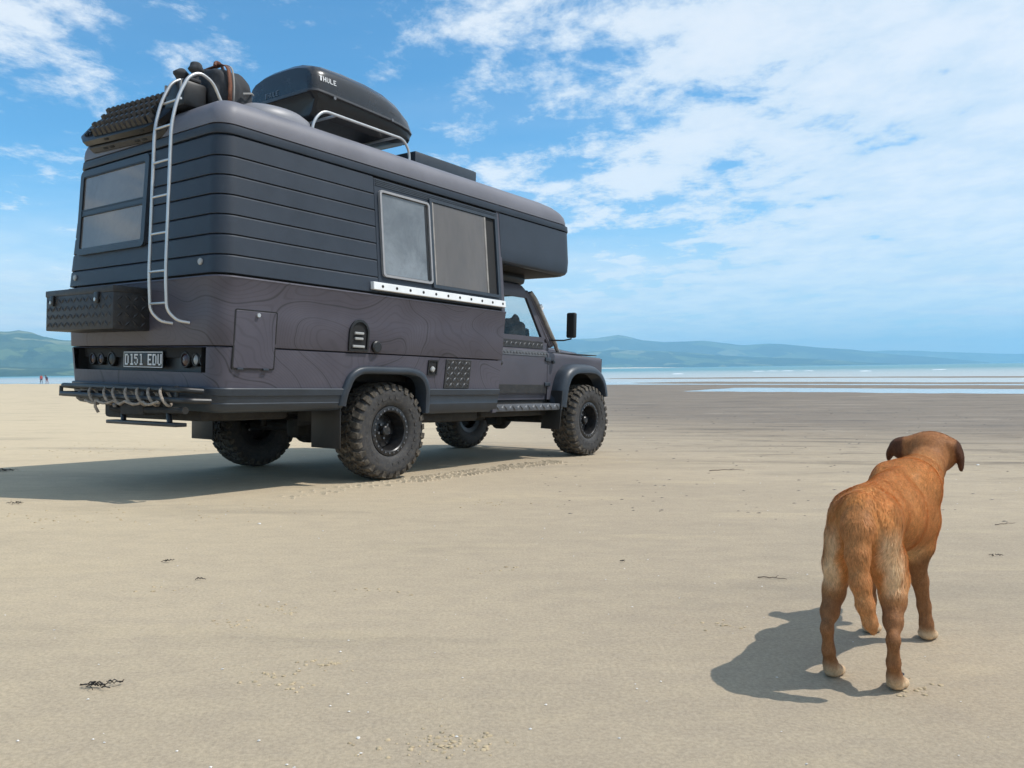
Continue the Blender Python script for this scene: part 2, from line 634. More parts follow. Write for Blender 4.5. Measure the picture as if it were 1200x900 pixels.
D1, D2, D3, D4 = 3600.0, 6200.0, 8600.0, 11500.0
far_prof = [(-120, 398), (200, 400), (450, 396), (600, 398), (668, 398), (700, 396.5), (726, 392.6), (752, 398.5), (780, 401),
            (826, 399.4), (872, 404.8), (901, 402.6), (920, 403.4), (957, 407.2), (994, 409.4), (1018, 412), (1045, 415), (1100, 419), (1160, 424.5)]
hill_range('hills', [(tanx(a), max(hh(a, b, D3), 2)) for a, b in far_prof], D3, 2600, mat_hill('far_hill', (0.035, 0.05, 0.035), (0.065, 0.075, 0.045), 0.7), 0.03, 3)
dist_prof = [(900, 412), (1000, 412.5), (1036, 410.6), (1070, 411), (1100, 412.2), (1140, 413.4), (1180, 414.6), (1240, 414.6), (1350, 417), (1500, 419)]
hill_range('hills', [(tanx(a), max(hh(a, b, D4), 2)) for a, b in dist_prof], D4, 2200, mat_hill('distant_hill', (0.05, 0.075, 0.035), (0.09, 0.10, 0.05), 0.6), 0.02, 8)
near_prof = [(-150, 405), (200, 408), (500, 410), (640, 411), (668, 414), (720, 410), (760, 411), (800, 412.5), (840, 416), (880, 418.6),
             (920, 419), (966, 421), (1010, 424.4), (1060, 427.0), (1100, 429.5)]
hill_range('hills', [(tanx(a), max(hh(a, b, D2), 1)) for a, b in near_prof], D2, 1500, mat_hill('near_hill', (0.025, 0.045, 0.025), (0.055, 0.070, 0.038), 1.0), 0.06, 5)
left_prof = [(-420, 405), (-200, 392), (-60, 389.5), (0, 389), (25, 387.5), (40, 390), (52, 394.5), (66, 397.5), (110, 403), (180, 409), (260, 420), (330, 432), (380, 436)]
hill_range('hills', [(tanx(a), max(hh(a, b, D1), 1)) for a, b in left_prof], D1, 1500, mat_hill('left_hill', (0.03, 0.060, 0.03), (0.065, 0.095, 0.045), 1.6), 0.05, 12)
foot_prof = [(-420, 428), (-100, 430), (0, 429.5), (40, 431), (80, 432), (150, 433), (220, 435), (300, 437)]
hill_range('hills', [(tanx(a), max(hh(a, b, 2500.0), 1)) for a, b in foot_prof], 2500.0, 500, mat_hill('left_foothill', (0.025, 0.05, 0.02), (0.05, 0.075, 0.03), 2.0), 0.12, 21)

# pale strip of sand on the far side of the water, and a few breaking waves
def far_strip():
    us = np.linspace(tanx(640), tanx(806), 60)
    vs, fs = [], []
    for k, (dd, z) in enumerate(((2500, -1.0), (2505, 1.6), (2560, 3.2), (2640, 2.6), (2700, -1.0))):
        for j, u in enumerate(us):
            tp = min(1, (us[-1] - u) / 0.05, 1)
            vs.append((u * dd, dd, SEA_Z + z * (tp if z > 0 else 1) * (0.8 + 0.4 * float(fbm(np.array(u * 90.0), np.array(k * 0.7), 2, 3)))))
    n = len(us)
    for k in range(4):
        for j in range(n - 1):
            a = k * n + j
            fs.append((a, a + 1, a + n + 1, a + n))
    m = simple_mat('pale_far_sand', (0.55, 0.50, 0.40), 0.9, 0, 0.15, 0.02)
    tag(mesh_obj('far_beach', vs, fs, m, smooth=180), kind='structure')

far_strip()


def waves():
    m = simple_mat('sea_foam', (0.80, 0.83, 0.84), 0.8, 0, 0.05, 0.8, 0.3, 4.0)
    r_ = random.Random(11)
    for px, dd, ln in ((890, 235, 4), (905, 240, 3.5), (923, 236, 4), (948, 225, 3), (1015, 190, 3), (795, 180, 3), (1100, 205, 3.5)):
        c = Vector((tanx(px) * dd, dd, SEA_Z))
        al = Vector((0.776, -0.63, 0))
        up = Vector((0.63, 0.776, 0))
        rings = []
        for k in range(13):
            t = k / 12
            w = math.sin(math.pi * t) ** 0.5 * (0.8 + 0.4 * r_.random())
            p = c + al * ((t - .5) * ln) + up * (0.5 * math.sin(t * 7 + px))
            rings.append([p + up * (-0.5 * w) + Vector((0, 0, -.02)), p + up * (-0.28 * w) + Vector((0, 0, .10 * w)), p + Vector((0, 0, .14 * w)), p + up * (0.4 * w) + Vector((0, 0, -.02))])
        tag(MB().loft(rings, False).build('breaking_wave', m, smooth=180), kind='structure')

waves()

# air: one closed box of even, thin haze
def make_haze():
    mb = MB()
    mb.box((0, 5000, 212.0), (29000, 19000, 440.0))
    m = bpy.data.materials.new('haze_air')
    m.use_nodes = True
    t = NT(m.node_tree)
    t.n.clear()
    v = t.node('ShaderNodeVolumePrincipled')
    v.inputs['Color'].default_value = (0.42, 0.76, 1.0, 1.0)
    v.inputs['Density'].default_value = HAZE
    v.inputs['Anisotropy'].default_value = 0.0
    out = t.node('ShaderNodeOutputMaterial')
    t.l.new(v.outputs[0], out.inputs['Volume'])
    o = mb.build('haze', m, smooth=None)
    tag(o, kind='stuff')

HAZE = 1.5e-4
make_haze()
# =================================================================== THE CAMPER
M['paint'] = simple_mat('matte_grey_paint', (0.074, 0.070, 0.086), 0.50, 0.0, 0.10, 3.0, 0.05, 90.0, 0.45)
M['plank'] = simple_mat('slate_grey_paint', (0.026, 0.034, 0.048), 0.46, 0.0, 0.12, 3.0, 0.05, 70.0, 0.38)
M['roof'] = simple_mat('grey_roof_paint', (0.150, 0.149, 0.172), 0.50, 0.0, 0.10, 2.0, 0.06, 60.0, 0.45)
M['trim'] = simple_mat('blue_grey_plastic', (0.028, 0.037, 0.050), 0.42, 0.0, 0.12, 8.0, 0.08, 120.0, 0.5)
M['black'] = simple_mat('black_plastic', (0.012, 0.012, 0.013), 0.45, 0.0, 0.2, 10.0)
M['dark'] = simple_mat('dark_underbody', (0.016, 0.015, 0.014), 0.75, 0.0, 0.3, 7.0, 0.2, 40.0, dust=0.06)
M['void'] = simple_mat('dark_interior', (0.012, 0.012, 0.013), 0.8)
M['steel'] = simple_mat('satin_steel', (0.58, 0.57, 0.56), 0.34, 0.7, 0.06, 12.0)
M['frame_metal'] = simple_mat('anodised_frame', (0.34, 0.33, 0.33), 0.42, 0.3, 0.06, 12.0)
M['alu'] = simple_mat('white_aluminium', (0.78, 0.79, 0.79), 0.42, 0.0, 0.05, 9.0)
M['tyre'] = simple_mat('tyre_rubber', (0.040, 0.038, 0.038), 0.7, 0.0, 0.18, 14.0, 0.15, 120.0, 0.4, dust=0.14)
M['tread'] = simple_mat('dusty_tread', (0.060, 0.052, 0.043), 0.8, 0.0, 0.3, 11.0, 0.2, 90.0, 0.3, dust=0.5)
M['rim'] = simple_mat('black_wheel', (0.018, 0.018, 0.020), 0.34, 0.2, 0.15, 14.0, dust=0.12)
M['bolt'] = simple_mat('bolt_steel', (0.20, 0.20, 0.21), 0.5, 0.8)
M['lens_red'] = simple_mat('dark_red_lens', (0.045, 0.012, 0.012), 0.25)
M['lens_clear'] = simple_mat('clear_lens', (0.36, 0.36, 0.35), 0.18)
M['grey_tube'] = simple_mat('weathered_grey_tube', (0.27, 0.25, 0.23), 0.55, 0.0, 0.2, 9.0)
M['plastic_bag'] = simple_mat('charcoal_fabric', (0.035, 0.037, 0.042), 0.8, 0.0, 0.3, 14.0, 0.5, 40.0)
M['leather'] = simple_mat('shaggy_seat_cover', (0.014, 0.013, 0.013), 0.9, 0.0, 0.5, 18.0, 0.8, 30.0)
M['checker'] = simple_mat('black_checker_plate', (0.022, 0.022, 0.024), 0.55, 0.0, 0.2, 10.0, dust=0.08)
M['checker_grey'] = simple_mat('grey_checker_plate', (0.085, 0.092, 0.105), 0.55, 0.0, 0.2, 10.0, dust=0.1)
M['plate_white'] = simple_mat('silver_lettering', (0.72, 0.73, 0.74), 0.45)
M['rope'] = simple_mat('faded_rope', (0.30, 0.25, 0.20), 0.9, 0.0, 0.3, 40.0, 0.6, 200.0)


def mat_topo():
    """grey wrap printed with fine contour lines"""
    m, t, b = new_mat('contour_wrap')
    tc = t.node('ShaderNodeTexCoord').outputs['Object']
    sv = t.mapping(tc, loc=(3.7, 0.4, 1.3), sc=(1.0, 0.9, 1.35))
    n = t.noise(sv, 0.85, 1.3, 0.40, 0.30)
    h = t.math('MULTIPLY', n, 78.0)
    fr = t.math('ABSOLUTE', t.math('SUBTRACT', t.math('FRACT', h), 0.5))
    fine = t.math('SUBTRACT', 1.0, t.step(fr, 0.05, 0.17))
    h2 = t.math('MULTIPLY_ADD', n, 9.0, 0.38)
    fr2 = t.math('ABSOLUTE', t.math('SUBTRACT', t.math('FRACT', h2), 0.5))
    thick = t.math('SUBTRACT', 1.0, t.step(fr2, 0.008, 0.026))
    v = t.noise(tc, 2.5, 4.0, 0.6)
    c = t.mix(t.step(v, 0.3, 0.7), (0.070, 0.064, 0.083), (0.086, 0.080, 0.102))
    c = t.mix(t.math('MULTIPLY', fine, 0.24), c, (0.030, 0.029, 0.033))
    c = t.mix(t.math('MULTIPLY', thick, 0.62), c, (0.020, 0.020, 0.023))
    t.l.new(c, b.inputs['Base Color'])
    t.l.new(t.math('MULTIPLY_ADD', v, 0.16, 0.40), b.inputs['Roughness'])
    b.inputs['Specular IOR Level'].default_value = 0.45
    return m


def mat_glass(name, tint=(0.8, 0.85, 0.85), refl=1.0, ior=1.5):
    m = bpy.data.materials.new(name)
    m.use_nodes = True
    t = NT(m.node_tree)
    t.n.clear()
    tr = t.node('ShaderNodeBsdfTransparent', inp={'Color': (*tint, 1)})
    gl = t.node('ShaderNodeBsdfGlossy', inp={'Color': (refl, refl, refl, 1), 'Roughness': 0.03})
    fc = t.node('ShaderNodeLayerWeight', inp={'Blend': 0.5}).outputs['Facing']
    fr = t.math('MULTIPLY_ADD', t.math('POWER', fc, 5.0), 0.75, 0.04)
    mx = t.node('ShaderNodeMixShader', inp={0: fr, 1: tr.outputs[0], 2: gl.outputs[0]})
    out = t.node('ShaderNodeOutputMaterial')
    t.l.new(mx.outputs[0], out.inputs[0])
    return m


def mat_pane(name, ca, cb, scale, rough, stretch=(1, 1, 1), bump=0.1):
    m, t, b = new_mat(name)
    tc = t.node('ShaderNodeTexCoord').outputs['Object']
    v = t.mapping(tc, sc=stretch)
    n = t.noise(v, scale, 5.0, 0.6, 0.6)
    n2 = t.noise(v, scale * 9, 3.0, 0.6)
    c = t.mix(t.step(n, 0.30, 0.72), ca, cb)
    c = t.mix(t.math('MULTIPLY', t.step(n2, 0.5, 0.8), 0.25), c, tuple(0.6 * k for k in ca))
    t.l.new(c, b.inputs['Base Color'])
    b.inputs['Roughness'].default_value = 0.6
    b.inputs['Coat Weight'].default_value = 1.0
    b.inputs['Coat Roughness'].default_value = rough
    t.l.new(t.bump(n, bump, 0.02), b.inputs['Normal'])
    return m


M['topo'] = mat_topo()
M['glass'] = mat_glass('cab_glass', (0.86, 0.89, 0.88), 0.8, 1.32)
M['pane_silver'] = mat_pane('pane_with_painted_reflection', (0.085, 0.100, 0.115), (0.19, 0.215, 0.235), 2.2, 0.12, bump=0.3)  # pale blotches in the colour imitate reflections in the glass
M['pane_brown'] = mat_pane('pane_with_brown_blind', (0.066, 0.056, 0.050), (0.115, 0.096, 0.083), 1.6, 0.10, (1, 1, 0.25))
M['pane_rear'] = mat_pane('rear_pane_with_blind', (0.085, 0.073, 0.066), (0.15, 0.128, 0.112), 1.8, 0.06)

VEH = empty('camper_van', Matrix(((0.60241556, -0.79798116, 0.01793143, -1.9719),
                                  (0.79760647, 0.60268222, 0.02445513, 7.7126),
                                  (-0.03032168, -0.00042993, 0.99954010, -0.1533),
                                  (0, 0, 0, 1))))
tag(VEH, 'matte dark grey expedition camper van with ribbed upper body, parked on the sand', 'camper van')

ROLL = 0.025736
BM = Matrix.Translation((0, 0, 0.5)) @ Matrix.Rotation(ROLL, 4, 'X') @ Matrix.Translation((0, 0, -0.5))
WBASE, TRK, TR = 3.3873, 1.1135, 0.437


def wz(z):
    return float(np.interp(z, [.55, .72, .85, 1.15, 1.66, 2.77], [1.105, 1.115, 1.135, 1.165, 1.195, 1.08]))


def xrz(z):
    return float(np.interp(z, [.6, .85, 1.15, 1.66, 2.77], [-1.755, -1.775, -1.79, -1.80, -1.745]))


def pieces(mb, name, m, parent=VEH, body=True, smooth=32.0):
    return build_islands(mb, name, m, parent, BM if (body and parent is VEH) else None, smooth)


def part(mb, name, m, parent=VEH, body=True, smooth=32.0):
    return mb.build(name, m, parent, BM if (body and parent is VEH) else None, smooth)


CR = 0.135
def outline(z, off, xs, x_front, cols=None, r=CR, seg=7, rear_n=8):
    """open loop round the back of the body: right side front -> rear -> left side front"""
    w, xr = wz(z) + off, xrz(z) - off
    rr = r + off
    xs = sorted([x for x in xs if xr + rr + 0.02 < x < x_front - 1e-6] + [x_front], reverse=True)
    pts = [(x, -w) for x in xs] + [(xr + rr, -w)]
    for k in range(1, seg + 1):
        a = k / seg * math.pi / 2
        pts.append((xr + rr - rr * math.sin(a), -w + rr - rr * math.cos(a)))
    for k in range(1, rear_n + 1):
        pts.append((xr, (-w + rr) + (2 * w - 2 * rr) * k / rear_n))
    for k in range(1, seg + 1):
        a = k / seg * math.pi / 2
        pts.append((xr + rr - rr * math.cos(a), w - rr + rr * math.sin(a)))
    pts += [(x, w) for x in xs[::-1]]
    return pts


def band(name, prof, x_front, m, xs=None, parent=VEH, right=True, left_front=None):
    """wraps a moulded band round the body; prof: list of (z, outward offset)"""
    xs = xs if xs is not None else list(np.arange(-1.4, 3.0, 0.4))
    rings = [[(x, y, z) for x, y in outline(z, off, xs, x_front)] for z, off in prof]
    mb = MB().loft(rings, closed=False)
    if left_front is not None:
        pass
    return part(mb, name, m, parent)


XF = 1.50          # front of the full-width body
# dark inner carcass behind every gap
def carcass():
    mb = MB()
    rings = []
    for z in (0.62, 0.85, 1.66, 2.76):
        w, xr = wz(z) - 0.03, xrz(z) + 0.03
        c = 0.14
        rings.append([(XF - .02, -w, z), (xr + c, -w, z), (xr + .04, -w + .04, z), (xr, -w + c, z), (xr, w - c, z), (xr + .04, w - .04, z), (xr + c, w, z), (XF - .02, w, z)])
    # keep clear of the rear wheels: the carcass starts above the wheel wells
    up = [[(x, y, 1.06) for x, y, z in rings[0]], rings[2], rings[3]]
    mb.loft(up, True, True, True)
    part(mb, 'inner_shell', M['void'])
    # front bulkhead of the body, beside and above the cab
    mb = MB()
    zz = [0.6, 0.85, 1.15, 1.66, 2.77]
    poly = [(XF, -wz(z) + 0.001, z) for z in zz] + [(XF, wz(z) - 0.001, z) for z in zz[::-1]]
    mb.add(poly + [(x - 0.06, y, z) for x, y, z in poly], [tuple(range(10)), tuple(range(10, 20))[::-1]] + [(i, i + 10, (i + 1) % 10 + 10, (i + 1) % 10) for i in range(10)])
    part(mb, 'bulkhead', M['paint'], smooth=None)

carcass()

# ribbed upper walls: seven horizontal planks wrapping round the back
edges = [1.668, 1.805, 1.952, 2.098, 2.244, 2.388, 2.530, 2.688]
for i in range(7):
    z0, z1 = edges[i] + 0.002, edges[i + 1] - 0.002
    rings = []
    prof = [(z0, -0.014), (z0 + 0.0005, 0.003), (z0 + 0.003, 0.0055), (z1 - 0.013, 0.0055), (z1 - 0.001, -0.003), (z1, -0.012)]
    mb = MB()
    for z, off in prof:
        o = outline(z, off, list(np.arange(-1.4, 1.5, 0.4)), -0.285)
        # the left side carries on to the front of the body
        w = wz(z) + off
        o = o + [(x, w) for x in (0.2, 0.7, 1.2, XF)]
        rings.append([(x, y, z) for x, y in o])
    mb.loft(rings, closed=False)
    part(mb, 'side_plank', M['plank'], smooth=22)

# frieze above the planks, running forward over the cab
def frieze():
    rings = []
    for z, off in [(2.690, -0.012), (2.692, 0.012), (2.700, 0.016), (2.755, 0.014), (2.762, 0.002), (2.763, -0.02)]:
        w, xr, r = wz(z) + off, xrz(z) - off, CR + off
        o = outline(z, off, list(np.arange(-1.4, 2.6, 0.4)), 2.70)
        fx = 2.925 + off
        rf = 0.22
        arc = []
        for k in range(1, 7):
            a = k / 6 * math.pi / 2
            arc.append((fx - rf + rf * math.sin(a), w - rf + rf * math.cos(a)))
        o = o + arc + [(x, -y) for x, y in arc[::-1]]
        rings.append([(x, y, z) for x, y in o])
    part(MB().loft(rings, closed=True), 'frieze_band', M['plank'])

frieze()

# roof cap
def roof_cap():
    rings = []
    prof = [(2.768, -0.012, 0), (2.770, 0.006, 0), (2.80, 0.008, 0.004), (2.85, 0.003, .03), (2.895, -0.012, .09), (2.935, -0.040, .20), (2.965, -0.085, .36), (2.985, -0.17, .60), (2.996, -0.34, 1.0), (3.008, -0.60, 1.6), (3.012, -0.85, 2.2)]
    for z, off, fin in prof:
        w, xr = 1.08 + off, -1.745 - off
        r = max(CR + off * 0.3, 0.06)
        fx = 2.93 - fin
        rf = min(0.25, w * 0.9)
        loop = []
        def arc(cx, cy, r, a0, a1, n=7):
            for k in range(n + 1):
                a = a0 + (a1 - a0) * k / n
                loop.append((cx + r * math.cos(a), cy + r * math.sin(a)))
        arc(fx - rf, w - rf, rf, 0, math.pi / 2)
        for x in np.linspace(fx - rf, xr + r, 8)[1:-1]: loop.append((x, w))
        r = min(r, w * 0.9)
        arc(xr + r, w - r, r, math.pi / 2, math.pi)
        arc(xr + r, -w + r, r, math.pi, 1.5 * math.pi)
        for x in np.linspace(xr + r, fx - rf, 8)[1:-1]: loop.append((x, -w))
        arc(fx - rf, -w + rf, rf, 1.5 * math.pi, 2 * math.pi)
        rings.append([(x, y, z - 0.0) for x, y in loop])
    part(MB().loft(rings, True, False, True), 'roof', M['roof'], smooth=50)

roof_cap()

# sleeping pod over the cab
def pod():
    rings = []
    for z, off, fx in [(2.172, -0.10, 2.74), (2.174, -0.035, 2.82), (2.19, -0.012, 2.855), (2.225, 0.0, 2.885), (2.34, 0.002, 2.915), (2.68, 0.004, 2.925), (2.688, -0.01, 2.915)]:
        w = wz(z) + off
        rf = 0.20
        loop = [(XF - 0.015, -w, z)]
        for x in (1.8, 2.2, fx - rf): loop.append((x, -w, z))
        for k in range(1, 8):
            a = k / 7 * math.pi / 2
            loop.append((fx - rf + rf * math.sin(a), -w + rf - rf * math.cos(a), z))
        loop = loop + [(x, -y, z) for x, y, z in loop[::-1]]
        rings.append(loop)
    part(MB().loft(rings, True, True, True), 'cab_over_pod', M['plank'])

pod()
part(MB().box((2.14, 0, 2.1695), (1.22, 2.10, 0.004), 0.001), 'pod_dark_sheet', M['dark'])  # dark sheet added to keep the underside dark against bounce off the sand

# lower panels with the printed contour lines
band('lower_panel', [(1.150, -0.012), (1.152, 0.003), (1.157, 0.006), (1.40, 0.006), (1.625, 0.010), (1.642, 0.018), (1.652, 0.014), (1.656, -0.012)], XF, M['topo'])

ARCH = [(-0.56, 0.62), (-0.555, 0.80), (-0.50, 0.93), (-0.44, 0.972), (-0.37, 0.985), (0.16, 0.985), (0.27, 0.965), (0.345, 0.915), (0.385, 0.83), (0.40, 0.70), (0.405, 0.62)]


def skirt():
    top, bot = 1.145, 0.842
    lv = [bot, 0.952, 1.0, 1.07, 1.136, 1.145]
    ax = [-0.56, -0.553, -0.545, -0.52, -0.50, -0.47, -0.44, -0.40, -0.37, 0.0, 0.16, 0.22, 0.27, 0.31, 0.345, 0.37, 0.385, 0.393, 0.40]
    arx = [a[0] for a in ARCH]
    arz = [a[1] for a in ARCH]
    xs = ax + [-1.4, -1.0, -0.7, 0.7, 1.1]
    rings = []
    for i, z in enumerate(lv):
        off = -0.012 if i == len(lv) - 1 else 0.0
        ring = []
        for x, y in outline(z, off, xs, XF):
            zl = bot
            if abs(y) > wz(z) + off - 1e-4 and -0.561 < x < 0.401:
                zl = max(bot, float(np.interp(x, arx, arz)))
            zz = zl + (z - bot) / (top - bot) * (top - zl)
            if abs(y) > wz(z) + off - 1e-4:
                y = math.copysign(wz(zz) + off, y)
            ring.append((x, y, zz))
        rings.append(ring)
    n = len(rings[0])
    mb = MB()
    vs = [p for r in rings for p in r]
    fs = []
    for i in range(len(rings) - 1):
        for j in range(n - 1):
            q = (i * n + j, i * n + j + 1, (i + 1) * n + j + 1, (i + 1) * n + j)
            c = [sum(vs[k][a] for k in q) / 4 for a in range(3)]
            if c[0] < -1.74 and abs(c[1]) < 0.955 and i in (1, 2, 3):
                continue                         # opening for the recessed lamp panel
            fs.append(q)
    mb.add(vs, fs)
    part(mb, 'skirt_panel', M['topo'])

skirt()


def sill(name, x0, x1, wrap):
    prof = [(0.845, -0.012), (0.846, 0.016), (0.838, 0.024), (0.79, 0.024), (0.782, 0.015), (0.715, 0.012), (0.705, 0.016), (0.640, 0.004), (0.612, -0.02), (0.605, -0.06)]
    if wrap:
        prof = [(0.845, -0.012), (0.846, 0.016), (0.838, 0.024), (0.79, 0.024), (0.782, 0.015), (0.735, 0.012), (0.728, 0.016), (0.690, 0.004), (0.668, -0.02), (0.66, -0.06)]
        rings = [[(x, y, z) for x, y in outline(z, off, [-1.3, -1.0], x1)] for z, off in prof]
        mb = MB().loft(rings, False)
        return part(mb, name, M['trim'])
    for s in (-1, 1):
        rings = [[(x, s * (wz(z) + off), z) for x in (x0, x1)] for z, off in prof]
        mb = MB().loft(rings, False)
        # end faces
        k = len(prof)
        for e in (0, 1):
            mb.add([r[e] for r in rings] + [(rings[0][e][0], s * 1.0, 0.845), (rings[0][e][0], s * 1.0, 0.605)], [tuple(range(k)) + (k + 1, k)])
        part(mb, name, M['trim'])

sill('sill_moulding', None, -0.585, True)
sill('sill_moulding', 0.425, XF - 0.005, False)


# rear wheel arches
def rear_arch(s):
    path = [(-0.61, 0.70), (-0.60, 0.80), (-0.545, 0.945), (-0.46, 1.0), (-0.37, 1.012), (0.16, 1.012), (0.285, 0.99), (0.37, 0.93), (0.412, 0.835), (0.428, 0.70), (0.432, 0.62)]
    P = [Vector((x, 0, z)) for x, z in path]
    P = round_path(P, 0.08, 3)
    rings = []
    n = len(P)
    for i, p in enumerate(P):
        t = (P[min(i + 1, n - 1)] - P[max(i - 1, 0)]).normalized()
        nrm = Vector((-t.z, 0, t.x))                    # outward (up) side of the arch
        if nrm.z < 0 and i in range(3, n - 3): nrm = -nrm
        ring = []
        for d, off in [(0.028, -0.01), (0.026, 0.018), (0.012, 0.036), (-0.018, 0.040), (-0.036, 0.034), (-0.040, 0.0), (-0.040, -0.10)]:
            q = p + nrm * d
            ring.append((q.x, s * (wz(q.z) + off), q.z))
        rings.append(ring)
    mb = MB().loft(rings, False)
    part(mb, 'wheel_arch', M['trim'], smooth=60)
    # dark wheel well lining
    mb = MB()
    rings = []
    for x, z in [(-0.60, 0.55), (-0.60, 0.98), (-0.3, 1.035), (0.2, 1.035), (0.44, 0.94), (0.44, 0.55)]:
        rings.append([(x, s * 1.06, z), (x, s * 0.55, z)])
    mb.loft(rings, False)
    mb.add([(-0.6, s * .55, .5), (0.44, s * .55, .5), (0.44, s * .55, 1.03), (-0.6, s * .55, 1.03)], [(0, 1, 2, 3)])
    part(mb, 'wheel_well', M['dark'])
    mb = MB().box((-0.60, s * 0.93, 0.66), (0.014, 0.37, 0.70), 0.004)
    part(mb, 'mud_flap', M['black'], body=False)

rear_arch(-1)
rear_arch(1)


# ------------------------------------------------------------------ patches on the side and on the rear
def rrect(a0, a1, b0, b1, r, seg=4):
    pts = []
    for ca, cb, st in ((a1 - r, b1 - r, 0), (a0 + r, b1 - r, 1), (a0 + r, b0 + r, 2), (a1 - r, b0 + r, 3)):
        for k in range(seg + 1):
            a = (st + k / seg) * math.pi / 2
            pts.append((ca + r * math.cos(a), cb + r * math.sin(a)))
    return pts


def side_pt(x, z, off, s=-1): return (x, s * (wz(z) + off), z)
def rear_pt(y, z, off): return (xrz(z) - off, y, z)


def slab(mb, fn, a0, a1, b0, b1, off, depth, r=0.02, bev=0.004):
    """raised or recessed plate lying on the wall"""
    loops = [(0, off - depth), (0, off - bev), (bev, off)]
    rings = []
    for ins, o in loops:
        rings.append([fn(a, b, o) for a, b in rrect(a0 + ins, a1 - ins, b0 + ins, b1 - ins, max(r - ins * .5, 0.003))])
    mb.loft(rings, True, False, True)
    return mb


def frame(mb, fn, a0, a1, b0, b1, wd, off, depth, r=0.03):
    o = rrect(a0, a1, b0, b1, r)
    i = rrect(a0 + wd, a1 - wd, b0 + wd, b1 - wd, max(r - wd * 0.6, 0.006))
    rings = [[fn(a, b, off - depth) for a, b in o], [fn(a, b, off) for a, b in o], [fn(a, b, off) for a, b in i], [fn(a, b, off - depth) for a, b in i]]
    mb.loft(rings, True)
    return mb


# side window: smooth panel, frames and sliding panes
mb = MB()
slab(mb, side_pt, -0.278, 1.452, 1.672, 2.672, 0.004, 0.02, 0.01)
wp = part(mb, 'window_panel', M['plank'])
sw = part(frame(MB(), side_pt, -0.235, 0.395, 1.815, 2.575, 0.020, 0.030, 0.03, 0.035), 'window', M['frame_metal'])
part(slab(MB(), side_pt, -0.212, 0.372, 1.838, 2.552, 0.0125, 0.012, 0.03), 'pane', M['pane_silver'], sw)
part(MB().loft([[side_pt(0.335, 1.85, .0145), side_pt(0.368, 1.85, .0145)], [side_pt(0.335, 2.54, .0145), side_pt(0.368, 2.54, .0145)]], False), 'pane_edge', M['black'], sw)
sw2 = part(frame(MB(), side_pt, 0.400, 1.410, 1.785, 2.625, 0.03, 0.026, 0.03, 0.02), 'window', M['trim'])
part(slab(MB(), side_pt, 0.432, 1.225, 1.815, 2.592, 0.016, 0.015, 0.012), 'pane', M['pane_brown'], sw2)
part(slab(MB(), side_pt, 1.228, 1.382, 1.815, 2.592, 0.006, 0.004, 0.006), 'open_gap', M['void'], sw2)
mb = MB()
for a0, a1 in ((1.205, 1.232), (0.432, 0.455)):
    slab(mb, side_pt, a0, a1, 1.815, 2.592, 0.022, 0.02, 0.004)
pieces(mb, 'sash', M['grey_tube'], sw2)
mb = MB()
for k in range(4):
    slab(mb, side_pt, -0.262, 1.436, 2.607 + k * 0.015, 2.618 + k * 0.015, 0.010, 0.008, 0.003, 0.002)
pieces(mb, 'shade_rib', M['trim'], wp)

# white drilled rail below the window
mb = MB()
slab(mb, side_pt, -0.372, 1.462, 1.690, 1.756, 0.046, 0.045, 0.004)
ar = part(mb, 'awning_rail', M['alu'])
for k in range(11):
    x = -0.27 + k * 0.168
    zc = 1.723
    mb = MB().cyl(side_pt(x, zc, 0.043), side_pt(x, zc, 0.0485), 0.013, n=12)
    part(mb, 'hole', M['void'], ar)

# hatch
h = part(slab(MB(), side_pt, -1.655, -1.308, 0.990, 1.412, 0.0115, 0.010, 0.012), 'hatch', M['topo'])
part(frame(MB(), side_pt, -1.664, -1.299, 0.981, 1.421, 0.009, 0.0095, 0.02, 0.014), 'dark_gap', M['void'], h)  # dark frame stands in for the shaded gap round the hatch
part(MB().cyl(side_pt(-1.475, 1.385, 0.01), side_pt(-1.475, 1.385, 0.028), 0.015, n=14), 'lock', M['steel'], h)
for x in (-1.60, -1.38):
    part(MB().box(side_pt(x, 0.985, 0.015), (0.05, 0.02, 0.016), 0.004), 'hinge', M['trim'], h)

# arched inlet, cap, water inlet and grille
def arch_pts(a0, a1, b0, b1, n=10):
    r = (a1 - a0) / 2
    pts = [(a1, b0), (a1, b1 - r)]
    for k in range(1, n): pts.append((a0 + r + r * math.cos(k / n * math.pi), b1 - r + r * math.sin(k / n * math.pi)))
    return pts + [(a0, b1 - r), (a0, b0)]

mb = MB()
o, i = arch_pts(-0.590, -0.372, 1.158, 1.425), arch_pts(-0.570, -0.392, 1.176, 1.405)
mb.loft([[side_pt(a, b, 0.006) for a, b in o], [side_pt(a, b, 0.020) for a, b in o], [side_pt(a, b, 0.022) for a, b in i], [side_pt(a, b, 0.010) for a, b in i]], True)
iv = part(mb, 'inlet_hood', M['black'])
part(MB().loft([[side_pt(a, b, 0.0085) for a, b in i]], True, False, True), 'inlet_recess', M['void'], iv)
mb = MB()
for z, w_ in ((1.20, .13), (1.265, .09), (1.31, .10)):
    mb.box(side_pt(-0.485, z, 0.016), (w_, 0.02, 0.022), 0.006)
pieces(mb, 'inlet_socket', M['lens_clear'], iv)
part(MB().lathe([(0, .052), (-0.022, .052), (-0.03, .042), (-0.03, .001)], side_pt(-0.282, 1.205, 0.006), 'y', 24), 'filler_cap', M['black'])
iq = part(frame(MB(), side_pt, 0.395, 0.522, 0.975, 1.115, 0.012, 0.012, 0.01, 0.006), 'inlet_box', M['black'])
part(slab(MB(), side_pt, 0.407, 0.510, 0.987, 1.103, 0.004, 0.003, 0.004, 0.001), 'inlet_recess', M['void'], iq)
part(MB().box(side_pt(0.452, 1.03, 0.012), (0.045, 0.03, 0.05), 0.012, Matrix.Rotation(0.6, 3, 'Y')), 'socket', M['lens_clear'], iq)


